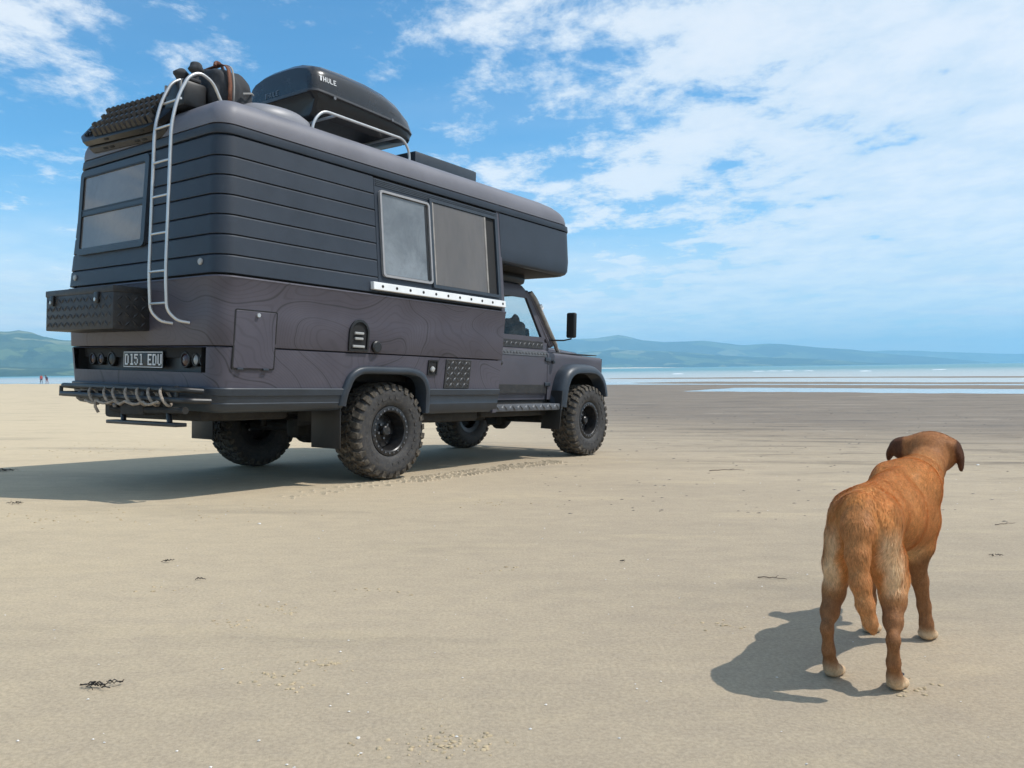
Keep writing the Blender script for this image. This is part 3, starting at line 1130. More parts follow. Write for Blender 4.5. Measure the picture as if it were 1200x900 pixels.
def studs(mb, fn, a0, a1, b0, b1, off, pitch, ln, h=0.006):
    """raised checker-plate bars"""
    ka = int((a1 - a0) / pitch)
    kb = int((b1 - b0) / pitch)
    for p in range(ka):
        for q in range(kb):
            a = a0 + (p + 0.5) * (a1 - a0) / ka
            b = b0 + (q + 0.5) * (b1 - b0) / kb
            d = 1 if (p + q) % 2 else -1
            u = Vector((ln * 0.5, d * ln * 0.5))
            v = Vector((-d * ln * 0.16, ln * 0.16)) if d > 0 else Vector((ln * 0.16, ln * 0.16))
            P = [Vector((a, b)) + u, Vector((a, b)) + v, Vector((a, b)) - u, Vector((a, b)) - v]
            base = [fn(w.x, w.y, off) for w in P]
            top = fn(a, b, off + h)
            mb.add(base + [top], [(0, 1, 4), (1, 2, 4), (2, 3, 4), (3, 0, 4)])
    return mb

gp = part(slab(MB(), side_pt, 0.640, 1.010, 0.850, 1.132, 0.010, 0.010, 0.008), 'vent_plate', M['checker'])
tag(part(studs(MB(), side_pt, 0.65, 1.0, 0.86, 1.122, 0.010, 0.047, 0.042, 0.010), 'raised_bars', M['checker_grey'], gp, smooth=None), kind='stuff')

# marker lamps on the rear corners
for y, z in ((-0.955, 1.755), (0.99, 1.745)):
    part(MB().lathe([(0.0, .026), (-0.010, .026), (-0.016, .018), (-0.016, .001)], (xrz(z) - 0.004, y, z), 'x', 20), 'marker_lamp', M['lens_clear'])

# rear window
rw = part(frame(MB(), rear_pt, -0.175, 0.965, 1.930, 2.665, 0.055, 0.032, 0.04, 0.05), 'rear_window', M['trim'])
part(slab(MB(), rear_pt, -0.12, 0.91, 1.985, 2.268, 0.020, 0.03, 0.02), 'pane', M['pane_rear'], rw)
part(slab(MB(), rear_pt, -0.12, 0.91, 2.318, 2.610, 0.020, 0.03, 0.02), 'pane', M['pane_rear'], rw)
part(slab(MB(), rear_pt, -0.125, 0.915, 2.268, 2.318, 0.026, 0.03, 0.004), 'glazing_bar', M['trim'], rw)
for z in (1.975, 2.31):
    part(frame(MB(), rear_pt, -0.128, 0.918, z, z + 0.302, 0.012, 0.0285, 0.02, 0.02), 'seal', M['black'], rw)

# recessed lamp panel with number plate
mb = MB()
xo, xi = -1.79, -1.70
a0, a1, b0, b1 = -0.952, 0.952, 0.953, 1.137
q = [(a0, b0), (a1, b0), (a1, b1), (a0, b1)]
mb.loft([[(xo + .012, a, b) for a, b in q], [(xi, a, b) for a, b in q]], True)
mb.add([(xi, a, b) for a, b in q], [(0, 1, 2, 3)])
lp = part(mb, 'lamp_panel', M['black'], smooth=None)
for y, r_, mm in ((0.80, .045, 'lens_red'), (0.655, .045, 'lens_red'), (0.47, .055, 'black'), (-0.66, .055, 'lens_red'), (-0.80, .042, 'lens_clear'), (-0.90, .040, 'lens_red')):
    l = part(MB().lathe([(0.0, r_ + .008), (-0.03, r_ + .008), (-0.036, r_ + .002), (-0.036, r_ - .004), (-0.028, r_ - .006)], (xi, y, 1.045), 'x', 24), 'rear_lamp', M['black'], lp)
    part(MB().lathe([(-0.026, r_ - .004), (-0.034, r_ * .6), (-0.036, .001)], (xi, y, 1.045), 'x', 24), 'lamp_lens', M[mm], lp)
pl = part(MB().box((xi - 0.05, -0.085, 1.042), (0.012, 0.60, 0.130), 0.003), 'number_plate', M['black'])
part(MB().loft([[(xi - .0575, -0.085 + a * .297, 1.042 + b * .062) for a, b in ((-1, -1), (1, -1), (1, 1), (-1, 1))], [(xi - .0575, -0.085 + a * .291, 1.042 + b * .056) for a, b in ((-1, -1), (1, -1), (1, 1), (-1, 1))]], True), 'plate_border', M['plate_white'], pl, smooth=None)


# blocky lettering from strokes: a 4 x 7 raster of bars per letter
GLYPH = {
    'D': ['###.', '#..#', '#..#', '#..#', '#..#', '#..#', '###.'],
    '1': ['.##.', '..#.', '..#.', '..#.', '..#.', '..#.', '.###'],
    '5': ['####', '#...', '###.', '...#', '...#', '#..#', '.##.'],
    'E': ['####', '#...', '#...', '###.', '#...', '#...', '####'],
    'U': ['#..#', '#..#', '#..#', '#..#', '#..#', '#..#', '.##.'],
    'T': ['####', '.##.', '.##.', '.##.', '.##.', '.##.', '.##.'],
    'H': ['#..#', '#..#', '#..#', '####', '#..#', '#..#', '#..#'],
    'L': ['#...', '#...', '#...', '#...', '#...', '#...', '####'],
}


def lettering(mb, text, origin, right, up, h, wd, gap, thick):
    """flat raised letters; origin = lower left corner of the text"""
    o, r, u = Vector(origin), Vector(right).normalized(), Vector(up).normalized()
    nrm = r.cross(u)
    x = 0.0
    for ch in text:
        if ch == ' ':
            x += wd * 0.75
            continue
        g = GLYPH[ch]
        cw, chh = wd / 4, h / 7
        for row in range(7):
            col = 0
            while col < 4:
                if g[row][col] == '#':
                    c1 = col
                    while c1 < 4 and g[row][c1] == '#': c1 += 1
                    p = [o + r * (x + col * cw) + u * ((6 - row) * chh), o + r * (x + c1 * cw) + u * ((6 - row) * chh),
                         o + r * (x + c1 * cw) + u * ((7 - row) * chh), o + r * (x + col * cw) + u * ((7 - row) * chh)]
                    mb.add([a + nrm * thick for a in p] + p, [(0, 1, 2, 3), (0, 4, 5, 1), (1, 5, 6, 2), (2, 6, 7, 3), (3, 7, 4, 0)])
                    col = c1
                else:
                    col += 1
        x += wd + gap
    return mb

for k, ch in enumerate('D151 EDU'):
    if ch == ' ': continue
    part(lettering(MB(), ch, (xi - 0.0565, 0.188 - 0.0735 * k + (0.012 if k > 4 else 0), 0.998), (0, -1, 0), (0, 0, 1), 0.088, 0.056, 0.015, 0.003), 'letter', M['plate_white'], pl, smooth=None)

# boarding ladder
mb = MB()
lad = empty('ladder')
lad.parent = VEH
lad.matrix_local = BM
def rail(y0, top_in):
    pts = [(-1.795, y0 - 0.10, 1.315), (-1.865, y0 - 0.055, 1.325), (-1.92, y0, 1.40), (-1.935, y0, 1.66), (-1.915, y0, 2.76), (-1.87, y0, 2.97), (-1.79, y0, 3.14), (-1.70, y0, 3.20), (-1.59, y0, 3.16), (-1.49, y0, 2.985)]
    return MB().tube(round_path(pts, 0.13, 5), 0.0125, 12).build('rail', M['steel'], lad)
LY = (-0.490, -0.722)
for y in LY: rail(y, 0)
for z, x in ((1.455, -1.925), (1.69, -1.935), (1.97, -1.930), (2.245, -1.925), (2.50, -1.92), (2.755, -1.912), (2.965, -1.845)):
    MB().cyl((x, LY[0], z), (x, LY[1], z), 0.0092, n=10).build('rung', M['steel'], lad)

# checker-plate tool box on the back
def toolbox():
    x0, x1, y0, y1, z0, z1 = -2.085, -1.80, -0.262, 0.870, 1.262, 1.592
    b = part(MB().box(((x0 + x1) / 2, (y0 + y1) / 2, (z0 + z1) / 2 - .02), (x1 - x0, y1 - y0, z1 - z0 - .04), 0.008), 'tool_box', M['checker'])
    part(MB().box(((x0 + x1) / 2, (y0 + y1) / 2, z1 - .026), (x1 - x0 + .012, y1 - y0 + .012, 0.052), 0.008), 'lid', M['checker'], b)
    fn = lambda a, c, o: (x0 - o, a, c)
    fs = lambda a, c, o: (a, y0 - o, c)
    tag(part(studs(studs(MB(), fn, y0 + .02, y1 - .02, z0 + .015, z1 - .06, 0.0005, 0.052, 0.046, 0.007), fs, x0 + .02, x1 - .02, z0 + .015, z1 - .06, 0.0005, 0.052, 0.046, 0.007), 'raised_bars', M['checker'], b, smooth=None), kind='stuff')
    for y in (0.73, -0.03):
        part(MB().box((x0 - .012, y, 1.505), (0.02, 0.06, 0.085), 0.006), 'latch', M['black'], b)
        part(MB().cyl((x0 - .02, y, 1.49), (x0 - .030, y, 1.49), 0.014, n=12), 'latch_button', M['steel'], b)
toolbox()

# rear bumper bars and tow gear
mb = MB().tube(round_path([(-1.80, 0.86, 0.82), (-1.95, 0.86, 0.835), (-1.955, -1.02, 0.800), (-1.82, -1.06, 0.79)], .05), 0.021, 10)
part(mb, 'bumper_bar', M['black'], body=False)
mb = MB().tube(round_path([(-1.80, 0.845, 0.765), (-1.97, 0.845, 0.765), (-1.965, -1.10, 0.725), (-1.80, -1.12, 0.72)], .05), 0.021, 10)
part(mb, 'bumper_bar', M['black'], body=False)
mb = MB()
for y in (0.855, -0.95): mb.cyl((-1.958, y, 0.745), (-1.955, y, 0.83), 0.016, n=8)
for y in (0.5, -0.5): mb.box((-1.88, y, 0.76), (0.18, 0.05, 0.06), 0.006)
pieces(mb, 'bumper_bracket', M['black'], body=False)
mb = MB().tube([(-1.96, -0.02, 0.66), (-1.93, -0.10, 0.645), (-1.93, -1.02, 0.655)], 0.026, 8)
mb.box((-1.88, -0.32, 0.66), (0.16, 0.34, 0.10), 0.01)
pieces(mb, 'tow_bar', M['dark'], body=False)
mb = MB().box((-1.95, -0.50, 0.553), (0.09, 1.0, 0.028), 0.006)
for y in (-0.14, -0.80): mb.cyl((-1.95, y - .05, 0.56), (-1.92, y + .02, 0.65), 0.020, n=8)
pieces(mb, 'step', M['black'], body=False)
part(MB().lathe([(-.024, .001), (-.02, .016), (0, .023), (.02, .016), (.03, .012), (.05, .012)], (-1.97, -0.10, 0.685), 'z', 16), 'tow_ball', M['bolt'], body=False)

# ------------------------------------------------------------------ chassis
mb = MB()
for y in (-0.38, 0.38):
    mb.box((0.95, y, 0.66), (5.3, 0.08, 0.14), 0.01)
for x in (-1.5, -0.7, 0.6, 1.6, 2.4, 3.6):
    mb.box((x, 0, 0.66), (0.08, 0.76, 0.12), 0.01)
pieces(mb, 'chassis_member', M['dark'], body=False)
mb = MB()
mb.box((0.95, -0.72, 0.575), (0.95, 0.42, 0.18), 0.03)
mb.box((2.15, -0.74, 0.64), (1.25, 0.30, 0.26), 0.03)  # dark boxes added behind the steps to hide the sunlit gap
mb.box((2.15, 0.74, 0.64), (1.25, 0.30, 0.26), 0.03)
mb.box((1.0, 0.80, 0.56), (0.9, 0.4, 0.20), 0.03)
mb.box((-1.25, 0.0, 0.66), (0.80, 1.5, 0.2), 0.03)
mb.box((1.9, 0.0, 0.56), (1.0, 0.55, 0.24), 0.05)
mb.box((2.9, 0.0, 0.70), (0.8, 0.55, 0.30), 0.05)
pieces(mb, 'underbody_box', M['dark'], body=False)
part(MB().box((0.35, 0, 0.93), (3.9, 1.7, 0.10), 0.01), 'floor_pan', M['dark'], body=False)
for x, yd in ((0, 0.05), (WBASE, 0.30)):
    mb = MB().cyl((x, -0.95, TR), (x, 0.95, TR), 0.052, n=14)
    mb.lathe([(-.14, .02), (-.12, .10), (-.05, .155), (.05, .155), (.12, .10), (.14, .02)], (x, yd, TR), 'y', 18)
    mb.box((x - .09, yd, TR), (0.24, 0.2, 0.2), 0.05)
    part(mb, 'axle', M['dark'], body=False)
    mb = MB()
    for s in (-1, 1):
        pts = [(x + 0.075 * math.cos(a), s * .52 + 0.075 * math.sin(a), 0.50 + a * 0.0068) for a in np.arange(0, 40, 0.5)]
        mb.tube(pts, 0.011, 6)
        mb.cyl((x - .2, s * .5, TR), (x - .12, s * .52, 0.95), 0.03, n=8)
    pieces(mb, 'suspension', M['dark'], body=False)
mb = MB().cyl((0.1, 0.05, 0.45), (1.7, 0.0, 0.56), 0.035, n=10).cyl((2.1, 0.15, 0.52), (WBASE - .1, 0.30, 0.46), 0.03, n=10)
pieces(mb, 'drive_shaft', M['dark'], body=False)


# ------------------------------------------------------------------ wheels
def make_wheel():
    """axis along y, outer face towards -y, centre at the origin"""
    w = MB()
    hw = 0.155
    # outline of the tyre: (y, r) from outer bead round the tread to the inner bead
    prof = [(-0.118, .222), (-0.140, .236), (-0.152, .270), (-0.160, .315), (-0.160, .352), (-0.153, .385), (-0.138, .408), (-0.110, .4165), (0, .420), (.110, .4165), (.138, .408), (.153, .385), (.160, .33), (.152, .270), (.118, .222)]
    w.lathe(prof, (0, 0, 0), 'y', 64)
    root = empty('wheel')
    ty = w.build('tyre', M['tyre'], root, smooth=50)
    # tread lugs
    t = MB()
    N = 30
    def lug(a0, skew, y0, y1, wid, r0, r1, taper=1.0):
        vs = []
        for r_ in (r0, r1):
            k = 1.0 if r_ == r0 else taper
            for yy, sgn in ((y0, -1), (y0, 1), (y1, 1), (y1, -1)):
                f = (yy - y0) / (y1 - y0 + 1e-9)
                a = a0 + skew * f + sgn * wid * k * 0.5 / TR
                rr = r_ - (0.018 if abs(yy) > 0.13 else 0.0)
                vs.append((rr * math.cos(a), yy, rr * math.sin(a)))
        t.add(vs, [(3, 2, 1, 0), (4, 5, 6, 7), (0, 1, 5, 4), (1, 2, 6, 5), (2, 3, 7, 6), (3, 0, 4, 7)])
    for i in range(N):
        a = 2 * math.pi * i / N
        da = 2 * math.pi / N
        long = i % 2
        for s in (-1, 1):
            aa = a + (0 if s < 0 else da / 2)
            lug(aa, 0.05 * s, s * (0.158 if long else 0.152), s * (0.088 if long else 0.082), 0.058, 0.405, TR + .001, 0.9)
            lug(aa + da * 0.48, 0.10 * s, s * 0.076, s * 0.036, 0.050, 0.41, TR, 0.88)
            lug(aa + da * 0.10, -0.09 * s, s * 0.070, s * 0.030, 0.032, 0.41, TR, 0.88)
        lug(a + da * 0.25, 0.06, -0.026, 0.026, 0.052, 0.41, TR, 0.88)
        for s in (-1, 1):                     # side biters
            aa = a + (0 if s < 0 else da / 2)
            vs = []
            for r0_, yo in ((0.415, 0.150), (0.362 if long else 0.378, 0.1605)):
                for sg in (-1, 1):
                    for dy in (0, 0.007):
                        vs.append(((r0_) * math.cos(aa + sg * 0.055), s * (yo + dy), (r0_) * math.sin(aa + sg * 0.055)))
            t.add(vs, [(0, 1, 3, 2), (4, 6, 7, 5), (0, 4, 5, 1), (2, 3, 7, 6), (1, 5, 7, 3)])
    tag(t.build('tread', M['tread'], root, smooth=None), kind='stuff')
    # raised ring and little marks on the sidewall
    s = MB()
    for k in range(26):
        a0 = k * 2 * math.pi / 26
        if k % 7 in (5, 6): continue
        vs = []
        for r_ in (0.288, 0.318):
            for aa in (a0, a0 + 0.11 + 0.05 * (k % 3 == 0)):
                for y in (-0.150 - 0.0125 * 0, -0.1615):
                    vs.append((r_ * math.cos(aa), y, r_ * math.sin(aa)))
        s.add(vs, [(1, 3, 7, 5), (0, 1, 5, 4), (2, 6, 7, 3), (0, 2, 3, 1), (4, 5, 7, 6)])
    tag(s.build('sidewall_relief', M['tyre'], root, smooth=None), kind='stuff')
    # rim: beadlock ring, deep barrel, disc, hub
    r = MB().lathe([(-0.120, .226), (-0.134, .222), (-0.138, .210), (-0.138, .186), (-0.130, .176), (-0.105, .172), (0.03, .160), (0.10, .168), (0.118, .222)], (0, 0, 0), 'y', 48)
    rim = r.build('rim', M['rim'], root, smooth=35)
    d = MB().lathe([(0.012, .162), (-0.004, .150), (-0.012, .115), (-0.030, .085), (-0.034, .05), (-0.034, .001)], (0, 0, 0), 'y', 40)
    d.build('wheel_disc', M['rim'], root, smooth=40)
    hcap = MB().lathe([(-0.03, .048), (-0.085, .046), (-0.095, .036), (-0.095, .001)], (0, 0, 0), 'y', 24)
    hcap.build('hub', M['rim'], root, smooth=40)
    for k in range(8):
        a = k * math.pi / 4 + .2
        hol = MB().cyl((0.128 * math.cos(a), -0.006, 0.128 * math.sin(a)), (0.128 * math.cos(a), -0.0145, 0.128 * math.sin(a)), 0.019, n=10)
        hol.build('vent_hole', M['void'], root)
    b = MB()
    for k in range(24):
        a = k * 2 * math.pi / 24
        b.cyl((0.198 * math.cos(a), -0.134, 0.198 * math.sin(a)), (0.198 * math.cos(a), -0.146, 0.198 * math.sin(a)), 0.0085, n=6)
    for k in range(5):
        a = k * 2 * math.pi / 5
        b.cyl((0.066 * math.cos(a), -0.03, 0.066 * math.sin(a)), (0.066 * math.cos(a), -0.055, 0.066 * math.sin(a)), 0.012, n=6)
    tag(b.build('bolts', M['bolt'], root), kind='stuff')
    return root

wheel0 = make_wheel()
wheel0.parent = VEH
k = 0
for x in (0, WBASE):
    for s in (-1, 1):
        rot = Matrix.Rotation(0.35 + k * 0.8, 4, 'Y')
        if s > 0: rot = Matrix.Rotation(math.pi, 4, 'Z') @ rot
        mat = Matrix.Translation((x, s * (TRK - 0.158), TR)) @ rot
        if k == 0:
            wheel0.matrix_local = mat
        else:
            link_copy(wheel0, VEH, mat)
        k += 1
# =================================================================== THE CAB
CW = 0.93


def cy(z):                        # half width of the cab at height z
    return float(np.interp(z, [0.6, 1.0, 1.25, 1.29, 1.30, 1.42, 2.0], [0.915, 0.935, 0.93, 0.925, 0.895, 0.89, 0.825]))


def cab_pt(x, z, off=0.0, s=-1): return (x, s * (cy(z) + off), z)


DX0, DX1 = 1.505, 2.672
# lower tub, wings and front
def cab_tub():
    mb = MB()
    for s in (-1, 1):
        rings = [[cab_pt(x, z, -0.02, s) for x in (1.5, 2.1, 2.75)] for z in (0.72, 0.78, 1.0, 1.25, 1.29, 1.30, 1.39)]
        mb.loft(rings, False)
    mb.box((2.1, 0, 0.74), (1.2, 1.72, 0.05), 0.01)
    mb.box((2.69, 0, 1.08), (0.05, 1.72, 0.60), 0.01)
    part(mb, 'cab_tub', M['paint'])

cab_tub()


def door(s):
    mb = MB()
    zs = [(0.785, -0.03), (0.787, 0.0), (0.95, 0.004), (1.10, 0.005), (1.24, 0.004), (1.288, 0.002), (1.294, -0.004), (1.300, -0.028 + .03), (1.312, 0.0), (1.402, 0.0), (1.406, -0.03)]
    zs = [(0.785, -0.03), (0.787, 0.0), (0.95, 0.004), (1.10, 0.005), (1.24, 0.004), (1.282, 0.002), (1.290, -0.006), (1.302, 0.0), (1.402, 0.0), (1.406, -0.03)]
    rings = [[cab_pt(x, z, o, s) for x in (DX0, 1.9, 2.3, DX1)] for z, o in zs]
    mb.loft(rings, False)
    for e in (0, 3):                                     # door edges
        mb.add([r[e] for r in rings] + [(r[e][0], r[e][1] - s * 0.05, r[e][2]) for r in rings], [(i, i + 1, i + 1 + len(rings), i + len(rings)) for i in range(len(rings) - 1)])
    d = part(mb, 'door', M['paint'])
    # window frame: top rail, front rail sloping with the screen, sill
    def bar(p, q, wd, th=0.035):
        p, q = Vector(p), Vector(q)
        t = (q - p).normalized()
        side = Vector((0, s, 0))
        n = t.cross(side).normalized()
        r0 = [p + n * wd / 2, p + n * wd / 2 + side * -th * s * s, p - n * wd / 2 + side * -th * s * s, p - n * wd / 2]
        r1 = [v + (q - p) for v in r0]
        return [r0, r1]
    mb = MB()
    A = cab_pt(2.665, 1.425, 0.0, s); B = cab_pt(2.385, 1.915, 0.0, s); Cc = cab_pt(DX0, 1.915, 0.0, s); Dd = cab_pt(DX0, 1.425, 0.0, s)
    for a, b, w_ in ((A, B, 0.055), (B, Cc, 0.05), (Dd, A, 0.05)):
        mb.loft(bar(a, b, w_), True, True, True)
    part(mb, 'window_frame', M['paint'], d, smooth=30)
    g = part(MB().add([cab_pt(x, z, -0.018, s) for x, z in ((DX0, 1.43), (2.655, 1.43), (2.38, 1.91), (DX0, 1.91))], [(0, 1, 2, 3)]), 'window_pane', M['glass'], d, smooth=None)
    fn = lambda a, b, o: cab_pt(a, b, o, s)
    cp = part(slab(MB(), fn, DX0 + .01, 2.63, 1.312, 1.398, 0.006, 0.006, 0.004, 0.002), 'checker_trim', M['checker'], d)
    tag(part(studs(MB(), fn, DX0 + .02, 2.62, 1.316, 1.396, 0.006, 0.042, 0.040, 0.008), 'raised_bars', M['checker_grey'], d, smooth=None), kind='stuff')
    part(slab(MB(), fn, DX0 + .01, 2.665, 1.222, 1.280, 0.010, 0.006, 0.004, 0.002), 'checker_trim', M['checker_grey'], d)
    tag(part(studs(MB(), fn, DX0 + .02, 2.66, 1.224, 1.279, 0.010, 0.029, 0.030, 0.007), 'raised_bars', M['checker_grey'], d, smooth=None), kind='stuff')
    part(slab(MB(), fn, DX0 + .01, 2.665, 0.795, 0.895, 0.010, 0.006, 0.004, 0.002), 'kick_plate', M['checker'], d)
    mb = MB().box(cab_pt(1.72, 1.125, 0.022, s), (0.12, 0.02, 0.05), 0.008)
    mb.box(cab_pt(1.70, 1.125, 0.038, s), (0.14, 0.016, 0.018), 0.006)
    part(mb, 'handle', M['black'], d)
    for z in (0.90, 1.19):
        part(MB().box(cab_pt(2.675, z, 0.014, s), (0.11, 0.02, 0.045), 0.006), 'hinge', M['trim'], d)
    return d

door(-1)
door(1)

# roof of the cab and the filler up to the pod
def cab_roof():
    rings = []
    for z, ins, xf in [(1.935, 0.0, 2.46), (1.98, 0.005, 2.455), (2.03, 0.03, 2.41), (2.055, 0.10, 2.32), (2.065, 0.3, 2.15)]:
        w = 0.835 - ins
        rf = min(0.15, w)
        loop = [(1.49, -w, z), (xf - rf, -w, z)]
        for k in range(1, 6):
            a = k / 5 * math.pi / 2
            loop.append((xf - rf + rf * math.sin(a), -w + rf - rf * math.cos(a), z))
        rings.append(loop + [(x, -y, zz) for x, y, zz in loop[::-1]])
    part(MB().loft(rings, True, True, True), 'cab_roof', M['paint'])
    part(MB().box((1.97, 0, 2.115), (0.96, 1.54, 0.15), 0.06), 'roof_collar', M['black'])

cab_roof()

# windscreen pillars, screen
def screen():
    mb = MB()
    for s in (-1, 1):
        a, b = Vector((2.86, s * 0.855, 1.36)), Vector((2.42, s * 0.805, 1.96))
        for dx, r_ in ((-0.05, 0.03), (0.02, 0.028)):
            mb.tube([a + Vector((dx, 0, 0)), b + Vector((dx, 0, 0))], r_, 8)
    mb.tube([(2.42, -0.8, 1.955), (2.42, 0.8, 1.955)], 0.03, 8)
    mb.tube([(2.86, -0.85, 1.37), (2.86, 0.85, 1.37)], 0.03, 8)
    mb.tube([(2.86, 0, 1.37), (2.64, 0, 1.66), (2.42, 0, 1.955)], 0.012, 8)
    ws = pieces(mb, 'windscreen_pillar', M['paint'])[0]
    part(MB().add([(2.86, -.83, 1.38), (2.86, .83, 1.38), (2.42, .79, 1.95), (2.42, -.79, 1.95)], [(0, 1, 2, 3)]), 'windscreen', M['glass'], ws, smooth=None)

screen()


# front wings with wheel arches
def wing(s):
    arx = [2.925, 2.93, 2.96, 3.02, 3.10, 3.20, 3.60, 3.68, 3.76, 3.80, 3.805]
    arz = [0.60, 0.72, 0.88, 0.98, 1.03, 1.05, 1.05, 1.02, 0.94, 0.84, 0.72]
    xs = [2.69, 2.80, 2.92] + arx[1:-1] + [3.84, 3.90, 3.935]
    xs = sorted(set(xs))
    rows = [0.0, 0.35, 0.7, 0.9, 1.0]
    rings = []
    for t in rows:
        ring = []
        for x in xs:
            zl = 0.72 if x < 2.926 else (0.80 if x > 3.806 else max(0.72, float(np.interp(x, arx, arz))))
            zt = 1.245 - 0.025 * (x - 2.69)
            ring.append((x, s * (CW + 0.0), zl + (zt - zl) * t))
        rings.append(ring)
    # rolled top edge and flat top
    for dz, dy in ((0.022, -0.010), (0.036, -0.032), (0.040, -0.08), (0.042, -0.26)):
        rings.append([(x, s * (CW + dy), 1.245 - 0.025 * (x - 2.69) + dz) for x in xs])
    mb = MB().loft(rings, False)
    # front face with rounded corner
    fr = []
    for z in (0.80, 1.0, 1.19, 1.235):
        fr.append([(3.935, s * CW, z), (3.962, s * (CW - .02), z), (3.97, s * (CW - .05), z), (3.972, s * 0.62, z)])
    fr.append([(3.935, s * (CW - .08), 1.255), (3.935, s * (CW - .08), 1.255), (3.94, s * (CW - .10), 1.255), (3.94, s * .62, 1.255)])
    mb.loft(fr, False)
    w = part(mb, 'front_wing', M['paint'], smooth=50)
    # flare
    path = [(2.79, 0.64), (2.80, 0.72), (2.825, 0.86), (2.895, 1.01), (2.99, 1.085), (3.12, 1.118), (3.35, 1.125), (3.56, 1.115), (3.70, 1.05), (3.80, 0.94), (3.845, 0.80), (3.85, 0.76)]
    P = round_path([Vector((x, 0, z)) for x, z in path], 0.07, 3)
    rg = []
    n = len(P)
    cen = Vector((3.33, 0, 0.55))
    for i, p in enumerate(P):
        t = (P[min(i + 1, n - 1)] - P[max(i - 1, 0)]).normalized()
        nr = Vector((-t.z, 0, t.x))
        if nr.dot(p - cen) < 0: nr = -nr
        rg.append([((p + nr * d).x, s * y, (p + nr * d).z) for d, y in ((0.035, 0.925), (0.032, 0.985), (0.018, 1.045), (-0.008, 1.085), (-0.045, 1.10), (-0.075, 1.098), (-0.082, 1.075), (-0.082, 0.93))])
    part(MB().loft(rg, False), 'wheel_arch', M['trim'], w, smooth=60)
    mb = MB()
    mb.loft([[(x, s * .92, z), (x, s * .50, z)] for x, z in ((2.90, .62), (2.93, .95), (3.1, 1.10), (3.62, 1.10), (3.78, .98), (3.82, .75))], False)
    mb.add([(2.9, s * .5, .5), (3.82, s * .5, .5), (3.82, s * .5, 1.1), (2.9, s * .5, 1.1)], [(0, 1, 2, 3)])
    part(mb, 'wheel_well', M['dark'], w)
    part(MB().box((2.765, s * 0.955, 0.60), (0.016, 0.27, 0.46), 0.004, Matrix.Rotation(0.10, 3, 'Y')), 'mud_flap', M['black'], w)
    part(MB().box((2.79, s * (CW + .012), 1.165), (0.055, 0.024, 0.035), 0.008), 'indicator', M['black'], w)
    part(MB().box((3.972, s * .78, 1.06), (0.02, 0.20, 0.20), 0.02), 'lamp_bowl', M['black'], w)
    part(MB().lathe([(0.0, .09), (0.025, .085), (0.04, .05), (0.045, .001)], (3.978, s * .78, 1.07), 'x', 24), 'headlamp', M['lens_clear'], w)

wing(-1)
wing(1)

# bonnet, scuttle, grille, bumper
mb = MB()
rings = []
for x, zt in ((2.76, 1.375), (2.9, 1.37), (3.3, 1.345), (3.7, 1.315), (3.88, 1.290), (3.935, 1.255)):
    rings.append([(x, -0.70, 1.235 - 0.02 * (x - 2.7)), (x, -0.685, zt - .03), (x, -0.64, zt - .004), (x, -0.3, zt), (x, 0.3, zt), (x, 0.64, zt - .004), (x, 0.685, zt - .03), (x, 0.70, 1.235 - 0.02 * (x - 2.7))])
mb.loft(rings, False)
bn = part(mb, 'bonnet', M['paint'])
for s in (-1, 1):
    fb = lambda a, b, o, s=s: (a, s * b, 1.384 - 0.07 * (a - 2.76) + o - (0.03 if b > .645 else 0))
    part(MB().add([fb(2.95, .44, .0), fb(3.80, .44, -.004), fb(3.80, .635, -.004), fb(2.95, .635, 0.0)], [(0, 1, 2, 3)]), 'checker_trim', M['checker'], bn, smooth=None)
    part(MB().box((3.35, s * 0.82, 1.279), (1.0, 0.16, 0.012), 0.003), 'wing_top_plate', M['checker'], bn)
mb = MB()
mb.box((2.80, 0, 1.335), (0.12, 1.66, 0.08), 0.02)
part(mb, 'scuttle', M['paint'])
mb = MB()
for z in np.arange(0.90, 1.22, 0.045):
    mb.box((3.955, 0, z), (0.02, 1.2, 0.022), 0.004)
pieces(mb, 'grille_slat', M['black'])
mb = MB().box((4.06, 0, 0.72), (0.14, 1.75, 0.16), 0.02)
for y in (-.38, .38): mb.box((3.9, y, 0.70), (0.3, 0.08, 0.12), 0.01)
pieces(mb, 'front_bumper', M['black'])

# wing mirrors
for s in (-1, 1):
    mb = MB().tube([(2.80, s * 0.86, 1.425), (2.88, s * 1.02, 1.425), (2.90, s * 1.115, 1.445), (2.90, s * 1.115, 1.50)], 0.009, 8)
    a = part(mb, 'mirror_arm', M['black'])
    part(MB().box((2.90, s * 1.115, 1.605), (0.055, 0.125, 0.30), 0.022, seg=3), 'mirror', M['black'], a)
    part(MB().box((2.871, s * 1.115, 1.605), (0.004, 0.10, 0.27), 0.0015), 'mirror_glass', M['void'], a)

# snorkel up the right pillar
pts = round_path([(3.10, -0.80, 1.29), (2.98, -0.84, 1.36), (2.92, -0.885, 1.37), (2.78, -0.875, 1.55), (2.53, -0.845, 1.89), (2.455, -0.825, 1.965)], 0.05)
sn = part(MB().tube(pts, 0.024, 10), 'snorkel', M['grey_tube'])
part(MB().box((2.60, -0.884, 1.80), (0.04, 0.02, 0.07), 0.004, Matrix.Rotation(-0.7, 3, 'Y')), 'pillar_clip', M['alu'], sn)

# side steps
for s in (-1, 1):
    st = part(MB().box((2.18, s * 0.985, 0.640), (1.30, 0.17, 0.075), 0.012), 'side_step', M['checker_grey'])
    fn = lambda a, b, o, s=s: (a, s * (1.07 + o), b)
    tag(part(studs(MB(), fn, 1.54, 2.82, 0.606, 0.676, 0.0005, 0.07, 0.062, 0.014), 'raised_bars', M['checker_grey'], st, smooth=None), kind='stuff')

